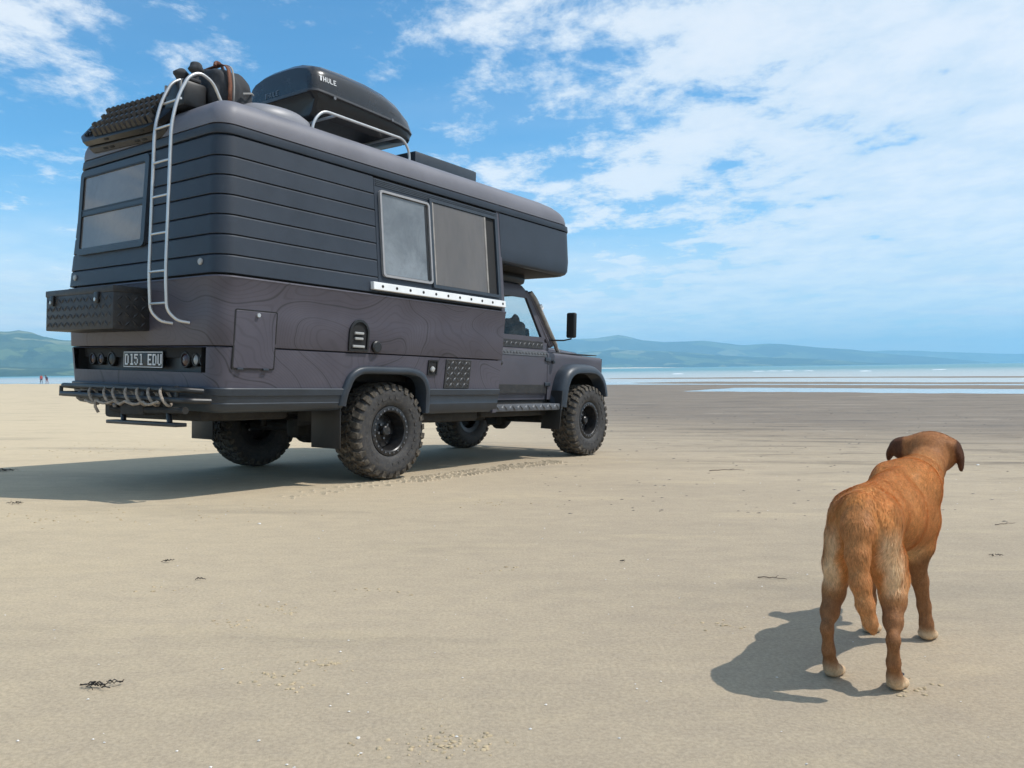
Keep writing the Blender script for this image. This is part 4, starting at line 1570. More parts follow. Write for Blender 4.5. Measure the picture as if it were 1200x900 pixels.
# seats, dashboard, wheel seen through the glass
def seat(y):
    mb = MB()
    mb.box((2.02, y, 1.16), (0.50, 0.46, 0.18), 0.06)
    s_ = part(mb, 'seat', M['leather'])
    bm = bmesh.new()
    bmesh.ops.create_icosphere(bm, subdivisions=4, radius=1.0)
    vs = []
    for v in bm.verts:
        c = v.co.copy()
        k = 1 + 0.13 * math.sin(c.y * 9 + y * 5) * math.cos(c.z * 8 + 1) + 0.10 * (random.random() - .5)
        vs.append((1.83 + c.x * 0.14 * k + 0.06 * (c.z), y + c.y * 0.25 * k, 1.37 + c.z * 0.27 * k))
    fs = [[q.index for q in f.verts] for f in bm.faces]
    bm.free()
    part(MB().add(vs, fs), 'backrest', M['leather'], s_, smooth=180)
seat(-0.46)
seat(0.46)
mb = MB().box((2.62, 0, 1.36), (0.26, 1.62, 0.16), 0.05)
part(mb, 'dashboard', M['leather'])
part(MB().tube([(2.42 + .07 * math.cos(a), -0.46 + .19 * math.sin(a), 1.45 + .17 * math.cos(a)) for a in np.linspace(0, 2 * math.pi, 24)[:-1]], 0.014, 8, closed=True), 'steering_wheel', M['black'])

# dark coats and bags heaped on the dashboard
bm = bmesh.new()
bmesh.ops.create_icosphere(bm, subdivisions=4, radius=1.0)
for cx_, cy_, cz_, rx_, ry_, rz_ in ((2.36, -0.64, 1.42, .21, .15, .25), (2.50, -0.60, 1.40, .15, .17, .19), (2.44, 0.20, 1.46, .24, .40, .16)):
    vs = []
    for v in bm.verts:
        c = v.co
        k = 1 + 0.10 * math.sin(c.x * 7 + cy_ * 9) + 0.10 * math.sin(c.y * 8 + c.z * 3) + 0.05 * (random.random() - .5)
        vs.append((cx_ + c.x * rx_ * k, cy_ + c.y * ry_ * k, cz_ + c.z * rz_ * k))
    part(MB().add(vs, [[q.index for q in f.verts] for f in bm.faces]), 'dashboard_cover', M['leather'], smooth=180)
bm.free()
# =================================================================== WHAT RIDES ON THE ROOF
VM = VEH.matrix_world.copy() @ BM
VEHW = Matrix(((0.60241556, -0.79798116, 0.01793143, -1.9719), (0.79760647, 0.60268222, 0.02445513, 7.7126), (-0.03032168, -0.00042993, 0.99954010, -0.1533), (0, 0, 0, 1)))
ROOFM = VEHW @ BM                       # frame of the camper body

M['gloss_black'] = simple_mat('gloss_black_shell', (0.016, 0.016, 0.018), 0.26, 0.0, 0.15, 5.0, coat=0.25)
M['lip_grey'] = simple_mat('dark_grey_lip', (0.055, 0.056, 0.060), 0.35)
M['board'] = simple_mat('black_traction_plastic', (0.006, 0.006, 0.007), 0.38, 0.0, 0.25, 12.0, spec=0.3)
M['board_grey'] = simple_mat('grey_traction_plastic', (0.040, 0.040, 0.042), 0.6, 0.0, 0.2, 9.0, dust=0.05)
M['orange_strap'] = simple_mat('orange_strap', (0.15, 0.055, 0.028), 0.75, 0.0, 0.35, 30.0)
M['pale_strap'] = simple_mat('pale_strap', (0.28, 0.27, 0.255), 0.7)
M['vent_grey'] = simple_mat('pale_grey_vent', (0.22, 0.22, 0.24), 0.45, 0.0, 0.08, 4.0)
M['solar'] = simple_mat('dark_solar_glass', (0.012, 0.014, 0.022), 0.15, coat=0.5)

# fixed to the roof: rack tubes, vent dome, solar panel
for s in (-1, 1):
    pts = round_path([(-0.72, s * 0.80, 2.94), (-0.70, s * 0.80, 3.10), (-0.60, s * .80, 3.212), (0.36, s * .80, 3.212), (0.445, s * .80, 3.12), (0.45, s * .80, 2.94)], 0.09, 5)
    rk = part(MB().tube(pts, 0.0125, 10), 'roof_rack', M['steel'])
    if s < 0:
        for x in (-0.45, 0.28):
            part(MB().cyl((x, -0.80, 3.212), (x, 0.80, 3.212), 0.012, n=10), 'crossbar', M['steel'], rk)
mb = MB().lathe([(2.96, .40), (3.05, .395), (3.10, .37), (3.135, .30), (3.155, .18), (3.16, .001)], (0, 0, 0), 'z', 32)
mb.v = [(x * 0.92 - 0.98, y * 0.62 - 0.62, z - 0.02) for x, y, z in mb.v]
part(mb, 'roof_vent', M['vent_grey'], smooth=60)
sp_ = part(MB().box((1.07, -0.30, 3.085), (0.94, 0.86, 0.17), 0.012), 'solar_panel', M['trim'])
part(MB().box((1.07, -0.30, 3.173), (0.90, 0.82, 0.008), 0.002), 'panel_glass', M['solar'], sp_)


# roof box
def roof_box():
    root = empty('roof_box', ROOFM @ Matrix.Translation((0, -0.215, 3.224)))
    tag(root, 'glossy black cargo box with pointed front, on the steel roof rack of the camper', 'roof box')
    X = [-0.625, -0.615, -0.58, -0.50, -0.30, -0.05, 0.15, 0.32, 0.45, 0.54, 0.59, 0.615]
    X = [(x + 0.625) * 1.135 - 0.625 for x in X]
    top = [0.285, 0.395, 0.425, 0.445, 0.462, 0.460, 0.440, 0.400, 0.345, 0.285, 0.235, 0.195]
    top = [0.195 + (v - 0.195) * 1.18 for v in top]
    side = [0.26, 0.345, 0.372, 0.385, 0.395, 0.390, 0.372, 0.335, 0.285, 0.240, 0.210, 0.185]
    hw = [0.36, 0.395, 0.42, 0.425, 0.425, 0.425, 0.42, 0.40, 0.365, 0.31, 0.24, 0.15]
    hw = [v * 1.13 for v in hw]
    rim = [0.195 - 0.035 * (x + .6) / 1.36 for x in X]
    side = [r + (v - 0.185) * 1.0 for v, r in zip(side, rim)]
    rings = []
    for i, x in enumerate(X):
        h, sd, w, r = top[i], side[i], hw[i], rim[i]
        half = [(w, r), (w * 0.995, r + (sd - r) * 0.4), (w * 0.97, r + (sd - r) * 0.8), (w * 0.93, sd), (w * 0.82, sd + (h - sd) * 0.45), (w * 0.55, sd + (h - sd) * 0.86), (w * 0.28, h)]
        rings.append([(x, -a, b) for a, b in half] + [(x, 0, h * 1.002)] + [(x, a, b) for a, b in half[::-1]])
    lid = MB().loft(rings, False)
    lid.add(rings[0], [tuple(range(len(rings[0])))])
    lid.add(rings[-1], [tuple(range(len(rings[-1])))[::-1]])
    L = lid.build('lid', M['gloss_black'], root, smooth=40)
    # crease lines pressed into the lid
    rings = []
    for i, x in enumerate(X):
        w, r = hw[i], rim[i]
        rings.append([(x + (0.006 if i == len(X) - 1 else -0.006 if i == 0 else 0), s_ * (w + o), r + dz) for s_, o, dz in ((-1, -.02, .012), (-1, .010, .010), (-1, .013, -.008), (-1, -.01, -.016), (1, -.01, -.016), (1, .013, -.008), (1, .010, .010), (1, -.02, .012))])
    rr = MB().loft(rings, True, True, True)
    rr.build('rim', M['lip_grey'], root)
    rings = []
    for i, x in enumerate(X):
        w, r = hw[i], rim[i]
        k = np.clip((x + 0.6) / 1.36, 0, 1)
        zb = 0.0 + 0.10 * max(0, k - 0.75) / 0.25
        xx = x + (0.07 if i == 0 else 0.05 if i == 1 else 0.03 if i == 2 else 0)
        half = [(w * 0.97, r - .012), (w * 0.95, r - 0.06), (w * 0.86, zb + 0.03), (w * 0.78, zb), (0.0, zb)]
        rings.append([(xx if b < r - .03 else x, -a, b) for a, b in half] + [(xx if b < r - .03 else x, a, b) for a, b in half[::-1][1:]])
    MB().loft(rings, True, True, True).build('base', M['black'], root)
    def on_side(x, z):
        w_, r_, s_ = (float(np.interp(x, X, q)) for q in (hw, rim, side))
        k = (z - r_) / (s_ - r_)
        return -w_ * float(np.interp(k, [0, 0.4, 0.8, 1.0], [1.0, 0.995, 0.97, 0.93])) - 0.004
    def lettering_side(x0, z0, h, wd, gap, m):
        mb = lettering(MB(), 'THULE', (x0, 0, z0), (1, 0, 0), (0, 0, 1), h, wd, gap, 0.0)
        mb.v = [(x, on_side(x, z), z) for x, y, z in mb.v]
        mb.build('lettering', m, L, smooth=None)
    lettering_side(-0.555, 0.285, 0.045, 0.030, 0.008, M['plate_white'])
    lettering_side(0.31, 0.240, 0.018, 0.012, 0.004, M['lip_grey'])
    mb = lettering(MB(), 'THULE', (-0.630, 0.20, 0.222), (0, -1, 0), (0, 0, 1), 0.046, 0.032, 0.009, 0.0)
    mb.build('lettering', M['bolt'], L, smooth=None)
    for x in (-0.40, 0.30):
        mb = MB().cyl((x, -0.49, 0.168), (x, -0.50, 0.168), 0.014, n=12)
        mb.build('lock', M['bolt'], root)

roof_box()


# traction boards, two nested, leaning on the back edge of the roof
def traction_board(i):
    u = Vector((0, 1, 0.045)).normalized()
    b = Vector((0.60, 0, 0.80))
    b = (b - u * b.dot(u)).normalized()
    n = b.cross(u)
    if n.x > 0: n = -n
    o = Vector((-1.865, 0.26, 2.856)) - n * (0.072 * i)
    Mx = Matrix((( u.x, b.x, n.x, o.x), (u.y, b.y, n.y, o.y), (u.z, b.z, n.z, o.z), (0, 0, 0, 1)))
    root = empty('traction_board', ROOFM @ Mx)
    tag(root, ['studded black traction board, the outer one leaning on the rear roof edge', 'grey slotted traction board, under the studded black one on the roof'][i], 'traction board', 'traction boards on the rear roof edge')
    out = [(-0.60, 0.14), (-0.56, 0.05), (-0.45, 0.0), (0.46, 0.0), (0.60, 0.09), (0.61, 0.24), (0.50, 0.37), (0.40, 0.405), (-0.46, 0.405), (-0.58, 0.36), (-0.60, 0.28)]
    out = [(a * 1.13, c) for a, c in out]
    mb = MB()
    t = 0.062
    def sc(k, z): return [(a * (1 - k * .02), 0.2 + (c - 0.2) * (1 - k * .05), z) for a, c in out]
    mb.loft([sc(1, -t), sc(0, -t + .01), sc(0, -0.008), sc(1, 0.0)], True, True, True)
    mb.build('board', M['board'] if i == 0 else M['board_grey'], root)
    if i == 0:
        st = MB()
        for r in range(4):
            for k in range(14):
                a = -0.56 + k * 0.080 + (0.039 if r % 2 else 0)
                c = 0.065 + r * 0.093
                if a > 0.34 and r in (0,) or a > 0.47: continue
                w, h = 0.031, 0.058
                base = [(a - w, c - w, 0), (a + w, c - w, 0), (a + w, c + w, 0), (a - w, c + w, 0)]
                tp = [(a - w * .45, c - w * .45, h), (a + w * .45, c - w * .45, h), (a + w * .45, c + w * .45, h), (a - w * .45, c + w * .45, h)]
                st.add(base + tp, [(0, 1, 5, 4), (1, 2, 6, 5), (2, 3, 7, 6), (3, 0, 4, 7), (4, 5, 6, 7)])
        for k in range(26):
            a, c = 0.36 + random.random() * 0.22, 0.06 + random.random() * 0.28
            if c > 0.37 - max(0, a - .5) * 1.3: continue
            st.box((a, c, 0.008), (0.016, 0.016, 0.016))
        tag(st.build('studs', M['board'], root, smooth=None), kind='stuff')
    for a in ((-0.36, -0.25, 0.16, 0.27) if i == 1 else ()):
        MB().box((a, 0.004, -0.03), (0.075, 0.02, 0.022), 0.008).build('slot', M['void'], root)
    if i == 0:
        for a in (-0.42, 0.14):
            MB().box((a, 0.002, -0.028), (0.07, 0.012, 0.022), 0.006).build('slot', M['void'], root)

traction_board(0)
traction_board(1)


# bags at the back of the roof
def roof_bags():
    root = empty('duffel_bag', ROOFM @ Matrix.Translation((-1.37, -0.42, 2.99)))
    tag(root, 'charcoal duffel bag with a brown strap, at the back of the roof behind the ladder', 'bag')
    bm = bmesh.new()
    bmesh.ops.create_cube(bm, size=1.0)
    bmesh.ops.subdivide_edges(bm, edges=list(bm.edges), cuts=10, use_grid_fill=True)
    vs = []
    for v in bm.verts:
        c = v.co * 2
        L = (abs(c.x) ** 4 + abs(c.y) ** 5 + abs(c.z) ** 4) ** 0.25
        c = c / max(L, 1e-6)
        k = 1 + 0.035 * math.sin(c.y * 9 + c.x * 4) + 0.03 * math.sin(c.x * 11 + c.z * 5)
        vs.append((c.x * 0.185 * k, c.y * 0.28 * k, 0.175 + c.z * 0.175 * k - 0.03 * max(0, c.x) ))
    fs = [[q.index for q in f.verts] for f in bm.faces]
    bm.free()
    MB().add(vs, fs).build('bag', M['plastic_bag'], root, smooth=180)
    for x, m, w, dz in ((-0.085, 'orange_strap', 0.032, 0.012), (-0.055, 'pale_strap', 0.013, 0.018)):
        pts = [(x, y, z) for y, z in ((-0.315, .02), (-0.322, 0.18), (-0.29, .32), (-0.2, .365), (0.2, .365), (.29, .32), (.32, .15))]
        r = MB()
        rings = [[(p[0] - w / 2, p[1] * (1 + dz * 2), p[2] + dz), (p[0] + w / 2, p[1] * (1 + dz * 2), p[2] + dz)] for p in round_path(pts, .06, 3)]
        r.loft(rings, False)
        ob = r.build('strap', M[m], root)
        sm = ob.modifiers.new('thick', 'SOLIDIFY')
        sm.thickness = 0.008
    MB().tube([(0.04, -0.302, 0.16), (0.12, -0.300, 0.185), (0.175, -0.24, 0.20)], 0.008, 6).build('zip', M['pale_strap'], root)
    MB().tube(round_path([(-0.12, -0.16, .36), (-0.10, -0.14, .40), (-0.04, -0.12, .405), (0.0, -0.1, .36)], .03), 0.013, 6).build('handle', M['orange_strap'], root)
    root = empty('gear_case', ROOFM @ Matrix.Translation((-1.66, -0.47, 2.965)))
    tag(root, 'black gear case with two padded lumps on top, inside the ladder hoops', 'gear case')
    MB().box((0, 0, 0.10), (0.20, 0.28, 0.20), 0.03).build('case', M['black'], root)
    MB().box((0, 0, 0.215), (0.10, 0.26, 0.03), 0.01).build('lid', M['plastic_bag'], root)
    for y, x, z in ((0.02, -0.03, 0.275), (-0.10, 0.02, 0.315)):
        bm = bmesh.new()
        bmesh.ops.create_icosphere(bm, subdivisions=3, radius=1.0)
        vs = [(x + v.co.x * .055 * (1 + .18 * math.sin(v.co.z * 5 + y * 30)), y + v.co.y * .055 * (1 + .12 * math.cos(v.co.x * 6)), z + v.co.z * .05) for v in bm.verts]
        fs = [[q.index for q in f.verts] for f in bm.faces]
        bm.free()
        mb = MB().add(vs, fs)
        mb.cyl((x, y, 0.2), (x, y, z), 0.022, n=8)
        mb.build('lump', M['plastic_bag'], root, smooth=60)
    for y in (0.11, -0.105):
        MB().box((-0.104, y, 0.15), (0.012, 0.020, 0.08), 0.004).build('buckle', M['pale_strap'], root)

roof_bags()

# rope wound round the bumper bars
def rope():
    pts = []
    ys = [0.30, 0.06, -0.08, -0.27, -0.44, -0.60, -0.77]
    mb = MB()
    for k, y in enumerate(ys):
        loop = []
        for a in np.linspace(0, 2 * math.pi, 18)[:-1]:
            loop.append((-1.955 + 0.042 * math.sin(a) - .01, y - 0.05 * (1 - math.cos(a)) + 0.015 * math.sin(a), 0.768 + 0.062 * math.cos(a) - 0.02))
        mb.tube(loop, 0.0105, 7, closed=True)
    line = []
    for k in range(40):
        t = k / 39
        line.append((-2.005 + 0.012 * math.sin(t * 19), 0.32 - 1.12 * t, 0.715 - 0.022 * abs(math.sin(t * 16.0))))
    mb.tube(line, 0.0105, 7)
    mb.tube([(-2.01, 0.13, 0.72), (-2.02, 0.115, 0.665), (-2.0, 0.105, 0.62)], 0.012, 7)
    mb.v = [tuple(VEHW @ Vector(v)) for v in mb.v]
    o = mb.build('rope', M['rope'])
    tag(o, 'faded beige rope wound in loops round the rear bumper bars of the camper', 'rope')

rope()
# =================================================================== THE DOG
M['fur_skin'] = None


def smin(a, b, k):
    h = np.clip(0.5 + 0.5 * (b - a) / k, 0, 1)
    return b + (a - b) * h - k * h * (1 - h)


class Field:
    """signed distance field on a regular grid, blended from rounded cones and ellipsoids"""
    def __init__(self, lo, hi, h):
        self.lo, self.h = np.array(lo), h
        self.n = np.ceil((np.array(hi) - self.lo) / h).astype(int) + 1
        self.d = np.full(self.n, 0.5, np.float32)

    def _sub(self, lo, hi):
        a = np.clip(np.floor((lo - self.lo) / self.h).astype(int), 0, self.n - 1)
        b = np.clip(np.ceil((hi - self.lo) / self.h).astype(int) + 1, 1, self.n)
        sl = tuple(slice(i, j) for i, j in zip(a, b))
        g = [self.lo[i] + self.h * np.arange(a[i], b[i]) for i in range(3)]
        return sl, np.meshgrid(*g, indexing='ij')

    def cone(self, p, q, r0, r1, k=0.03):
        p, q = np.array(p, float), np.array(q, float)
        m = max(r0, r1) + 0.06 + k
        sl, (X, Y, Z) = self._sub(np.minimum(p, q) - m, np.maximum(p, q) + m)
        d = q - p
        t = np.clip(((X - p[0]) * d[0] + (Y - p[1]) * d[1] + (Z - p[2]) * d[2]) / (d @ d), 0, 1)
        ts = t * t * (3 - 2 * t)
        s = np.sqrt((X - p[0] - t * d[0]) ** 2 + (Y - p[1] - t * d[1]) ** 2 + (Z - p[2] - t * d[2]) ** 2) - (r0 + (r1 - r0) * ts)
        self.d[sl] = smin(self.d[sl], s.astype(np.float32), k)

    def chain(self, pts, k=0.03):
        for a, b in zip(pts[:-1], pts[1:]):
            self.cone(a[:3], b[:3], a[3], b[3], k)

    def ell(self, c, r, k=0.03, rot=None):
        c, r = np.array(c, float), np.array(r, float)
        m = r.max() + 0.05 + k
        sl, (X, Y, Z) = self._sub(c - m, c + m)
        P = np.stack([X - c[0], Y - c[1], Z - c[2]], -1)
        if rot is not None:
            P = P @ np.array(rot)                  # columns of rot are the ellipsoid's axes
        q = np.sqrt(((P / r) ** 2).sum(-1)) + 1e-9
        q2 = np.sqrt(((P / r ** 2) ** 2).sum(-1)) + 1e-9
        s = q * (q - 1) / q2
        self.d[sl] = smin(self.d[sl], s.astype(np.float32), k)

    def carve(self, c, r, k=0.02):
        c, r = np.array(c, float), np.array(r, float)
        m = r.max() + 0.04 + k
        sl, (X, Y, Z) = self._sub(c - m, c + m)
        P = np.stack([X - c[0], Y - c[1], Z - c[2]], -1)
        q = np.sqrt(((P / r) ** 2).sum(-1)) + 1e-9
        q2 = np.sqrt(((P / r ** 2) ** 2).sum(-1)) + 1e-9
        s = q * (q - 1) / q2
        self.d[sl] = -smin(-self.d[sl], s.astype(np.float32), k)

    def mesh(self):
        """naive surface nets"""
        d = self.d
        ins = d < 0
        nx, ny, nz = d.shape
        c = np.zeros((nx - 1, ny - 1, nz - 1), np.int32)
        acc = np.zeros((nx - 1, ny - 1, nz - 1, 3), np.float32)
        cnt = np.zeros((nx - 1, ny - 1, nz - 1), np.float32)
        cor = [(i, j, k) for i in (0, 1) for j in (0, 1) for k in (0, 1)]
        sub = {q: d[q[0]:nx - 1 + q[0], q[1]:ny - 1 + q[1], q[2]:nz - 1 + q[2]] for q in cor}
        for a in cor:
            for ax in range(3):
                if a[ax] == 1: continue
                b = list(a); b[ax] = 1; b = tuple(b)
                va, vb = sub[a], sub[b]
                cr = (va < 0) != (vb < 0)
                t = np.where(cr, va / np.where(cr, va - vb, 1), 0)
                for m in range(3):
                    acc[..., m] += np.where(cr, a[m] + (t if m == ax else 0), 0)
                cnt += cr
        act = cnt > 0
        idx = -np.ones(act.shape, np.int64)
        idx[act] = np.arange(act.sum())
        ii = np.argwhere(act)
        P = self.lo + self.h * (ii + acc[act] / cnt[act][:, None])
        faces = []
        for ax in range(3):
            o1, o2 = (ax + 1) % 3, (ax + 2) % 3
            s0 = [slice(1, -1)] * 3; s0[ax] = slice(0, -1)
            s1 = [slice(1, -1)] * 3; s1[ax] = slice(1, None)
            A, B = ins[tuple(s0)], ins[tuple(s1)]
            for sgn in (0, 1):
                w = np.argwhere((A & ~B) if sgn == 0 else (~A & B))
                if len(w) == 0: continue
                base = w.copy()
                base[:, o1] += 1; base[:, o2] += 1
                def at(u, v):
                    t = base.copy(); t[:, o1] -= u; t[:, o2] -= v
                    return idx[t[:, 0], t[:, 1], t[:, 2]]
                q = np.stack([at(1, 1), at(0, 1), at(0, 0), at(1, 0)], 1)
                faces.append(q if sgn == 0 else q[:, ::-1])
        F = np.concatenate(faces)
        return P, F


HL = -0.062          # how far the head is carried to the right


def dog_field():
    F = Field((-0.34, -0.26, -0.01), (1.02, 0.20, 0.76), 0.0054)
    K = 0.028
    # trunk: deep chest narrowing to the loin, broad rump
    F.ell((0.025, 0, 0.452), (0.115, 0.092, 0.092), K)
    F.ell((0.16, -0.004, 0.455), (0.16, 0.088, 0.084), K)
    F.ell((0.31, -0.012, 0.436), (0.16, 0.104, 0.122), K)
    F.ell((0.43, -0.016, 0.424), (0.135, 0.107, 0.142), K)
    F.ell((0.53, -0.022, 0.415), (0.090, 0.090, 0.122), K)
    F.cone((0.02, 0, 0.515), (0.48, -0.026, 0.538), 0.034, 0.040, K)         # spine
    F.ell((0.46, 0.032, 0.515), (0.085, 0.040, 0.066), 0.03)                # shoulder blades
    F.ell((0.46, -0.072, 0.515), (0.085, 0.036, 0.066), 0.03)
    # neck, folds of loose skin, head
    F.chain([(0.51, -0.034, 0.500, 0.098), (0.59, -0.042, 0.520, 0.074), (0.67, -0.056, 0.552, 0.058), (0.725, HL - 0.001, 0.580, 0.058)], 0.03)
    F.ell((0.765, HL, 0.598), (0.090, 0.085, 0.072), 0.02)
    F.ell((0.755, HL, 0.630), (0.064, 0.070, 0.044), 0.02)                  # crown
    F.ell((0.815, HL - 0.034, 0.580), (0.05, 0.030, 0.042), 0.02)           # cheeks
    F.ell((0.815, HL + 0.034, 0.580), (0.05, 0.030, 0.042), 0.02)
    F.chain([(0.83, HL, 0.582, 0.048), (0.885, HL, 0.566, 0.040), (0.925, HL, 0.558, 0.034)], 0.02)
    F.ell((0.95, HL, 0.575), (0.016, 0.020, 0.014), 0.012)                  # nose
    F.carve((0.862, HL - 0.030, 0.616), (0.02, 0.016, 0.014), 0.012)        # eye sockets
    F.carve((0.862, HL + 0.030, 0.616), (0.02, 0.016, 0.014), 0.012)
    F.carve((0.905, HL, 0.542), (0.05, 0.05, 0.0035), 0.006)                # mouth line
    # ears: flat hanging flaps; the right one hangs clear of the cheek, the left one is folded out
    rx = lambda a: np.array(Matrix.Rotation(a, 3, 'X'))
    F.ell((0.752, HL - 0.062, 0.634), (0.040, 0.034, 0.020), 0.014, rx(0.40))
    F.ell((0.757, HL - 0.086, 0.610), (0.040, 0.0125, 0.038), 0.010, rx(-0.30))
    F.ell((0.762, HL - 0.093, 0.578), (0.030, 0.0100, 0.040), 0.008, rx(-0.06))
    F.ell((0.748, HL + 0.068, 0.636), (0.040, 0.034, 0.020), 0.014, rx(-0.35))
    F.ell((0.748, HL + 0.100, 0.634), (0.036, 0.030, 0.015), 0.010, rx(-0.45))
    F.ell((0.744, HL + 0.092, 0.610), (0.038, 0.032, 0.036), 0.014)
    F.ell((0.748, HL + 0.118, 0.616), (0.038, 0.0120, 0.036), 0.008, rx(0.60))
    F.ell((0.752, HL + 0.128, 0.594), (0.030, 0.0105, 0.030), 0.008, rx(0.30))
    # hind legs
    for s in (-1, 1):
        y = 0.083 * s
        o = 0.014 if s < 0 else 0.0
        F.ell((0.035, s * 0.052 + o * .6, 0.405), (0.095, 0.042, 0.110), 0.03)       # thigh
        F.chain([(-0.005, s * 0.057 + o, 0.400, 0.041), (0.010, s * 0.070 + o, 0.320, 0.036), (0.012, s * 0.082 + o, 0.250, 0.0255), (-0.020, s * 0.086 + o * .7, 0.195, 0.0175)], 0.025)
        F.chain([(0.055, s * 0.072 + o, 0.350, 0.042), (0.070, s * 0.084 + o, 0.285, 0.032), (0.040, s * 0.088 + o, 0.232, 0.0250), (-0.010, s * 0.087 + o * .6, 0.188, 0.0190), (-0.048, s * 0.086, 0.152, 0.0145)], 0.025)
        F.ell((-0.054, s * 0.085, 0.150), (0.0135, 0.0135, 0.020), 0.016)   # hock
        F.chain([(-0.049, s * 0.085, 0.145, 0.0155), (-0.038, s * 0.084, 0.085, 0.0165), (-0.020, s * 0.083, 0.040, 0.0190), (0.0, s * 0.083, 0.026, 0.0200)], 0.014)
        F.ell((0.012, y, 0.018), (0.038, 0.027, 0.019), 0.012)
        for j, dy in enumerate((-0.021, -0.0075, 0.0075, 0.021)):
            F.ell((0.038 - 0.006 * (j in (0, 3)), y + dy, 0.0135), (0.0185, 0.0085, 0.0125), 0.005)
    # front legs
    for s, fx in ((-1, 0.533), (1, 0.500)):
        y = 0.083 * s
        F.chain([(0.48, s * 0.070 - .004, 0.40, 0.054), (0.478, s * 0.070 + .006, 0.315, 0.042), (0.470, s * 0.072 + .012, 0.275, 0.033)], 0.03)
        F.chain([(0.472, s * 0.072 + .012, 0.275, 0.032), (0.485 + (fx - .5) * .4, s * 0.076 + .008, 0.20, 0.0245), (0.493 + (fx - .5) * .8, s * 0.080 + .003, 0.115, 0.0195), (fx - 0.012, s * 0.084, 0.055, 0.0200), (fx - 0.004, s * 0.083, 0.030, 0.0215)], 0.015)
        F.ell((fx + 0.012, y, 0.020), (0.037, 0.029, 0.020), 0.012)
        for j, dy in enumerate((-0.022, -0.0075, 0.0075, 0.022)):
            F.ell((fx + 0.037 - 0.006 * (j in (0, 3)), y + dy, 0.0140), (0.0185, 0.009, 0.0130), 0.005)
    # tail: thick at the root, hanging, carried slightly to the right
    F.chain([(-0.045, 0.000, 0.495, 0.044), (-0.090, -0.004, 0.445, 0.037), (-0.118, -0.010, 0.38, 0.027), (-0.134, -0.020, 0.31, 0.0225), (-0.140, -0.033, 0.255, 0.0195), (-0.138, -0.045, 0.210, 0.0155), (-0.132, -0.052, 0.185, 0.009)], 0.022)
    return F


def dog_colour(P, N):
    """coat colour by place on the body: foxy back, paler breeches and belly, dark rims, cream feet"""
    x, y, z = P[:, 0], P[:, 1], P[:, 2]
    base = np.array([0.66, 0.315, 0.108])
    back = np.array([0.69, 0.315, 0.098])
    pale = np.array([0.80, 0.595, 0.365])
    legc = np.array([0.31, 0.140, 0.056])
    cream = np.array([0.66, 0.48, 0.30])
    dark = np.array([0.25, 0.095, 0.038])
    col = np.tile(base, (len(P), 1))
    n1 = fbm(x * 9 + 3, (y + z) * 9, 3, 4)
    n2 = fbm(x * 30 + 8, (y * 1.3 + z) * 30, 3, 14)
    def put(mask, c):
        nonlocal col
        m = np.clip(mask, 0, 1)[:, None]
        col = col * (1 - m) + np.array(c) * m
    put(sstep(0.50, 0.56, z) * sstep(0.65, 0.5, x) * 0.7, back)
    put(sstep(0.44, 0.50, z) * sstep(0.15, 0.05, x) * sstep(0.085, 0.06, np.abs(y)) * 0.9, back)
    put(sstep(0.50, 0.58, x) * sstep(0.30, 0.38, z) * 0.4, (0.58, 0.30, 0.125))
    # breeches: pale hair on the thighs, lightened further as painted highlight
    br = sstep(0.07, -0.02, x) * sstep(0.235, 0.29, z) * sstep(0.47, 0.40, z) * sstep(0.040, 0.072, np.abs(y))
    put(br * (0.88 + 0.4 * (n1 - .5)), pale)
    put(sstep(0.36, 0.30, z) * sstep(0.10, 0.2, x) * sstep(0.46, 0.4, x), (0.66, 0.45, 0.24))
    # lower legs: darker brown, deepened in colour for light and shade contrast
    put(sstep(0.285, 0.22, z) * np.where(x < 0.25, 1, 0) * (np.abs(y) > 0.045), legc)
    put(sstep(0.33, 0.27, z) * sstep(0.42, 0.44, x) * sstep(0.6, 0.58, x), legc * 0.95)
    put(sstep(0.060, 0.018, z), cream)
    put(sstep(0.05, 0.10, x) * sstep(0.27, 0.2, z) * sstep(0.25, 0.2, x) * 0.5, dark * 1.4)
    # tail
    tail = (x < -0.085) & (np.abs(y + 0.02) < 0.06)
    put(tail * 0.9, (0.58, 0.265, 0.095))
    put(tail * sstep(0.24, 0.16, z) * 0.6, (0.46, 0.23, 0.10))
    # head: darker crown, ears darker still, dark folds
    put(sstep(0.60, 0.68, x) * 0.85, (0.37, 0.150, 0.055))
    ear = sstep(0.076, 0.088, np.abs(y - HL)) * sstep(0.69, 0.71, x) * sstep(0.52, 0.535, z)
    put(ear * 0.95, (0.11, 0.042, 0.020))
    put(sstep(0.90, 0.94, x) * sstep(0.565, 0.575, z), (0.02, 0.012, 0.01))
    col *= (1.0 + 0.14 * n2)[:, None]
    col *= (0.96 + 0.16 * n1)[:, None]
    return np.clip(col, 0.005, 1)


def mat_fur(name, rough, bump):
    m, t, b = new_mat(name)
    at = t.node('ShaderNodeAttribute', attribute_name='coat')
    tc = t.node('ShaderNodeTexCoord').outputs['Object']
    n = t.noise(t.mapping(tc, sc=(1, 1, 0.5)), 120.0, 3.0, 0.6)
    c = t.mix(1.0, at.outputs['Color'], t.mix(t.step(n, 0.3, 0.7), (0.86, 0.84, 0.82), (1.15, 1.15, 1.15)), 'MULTIPLY')
    t.l.new(c, b.inputs['Base Color'])
    b.inputs['Roughness'].default_value = rough
    b.inputs['Specular IOR Level'].default_value = 0.25
    if bump:
        w = t.noise(tc, 55.0, 4.0, 0.6, 1.2)
        t.l.new(t.bump(w, bump, 0.01), b.inputs['Normal'])
    return m


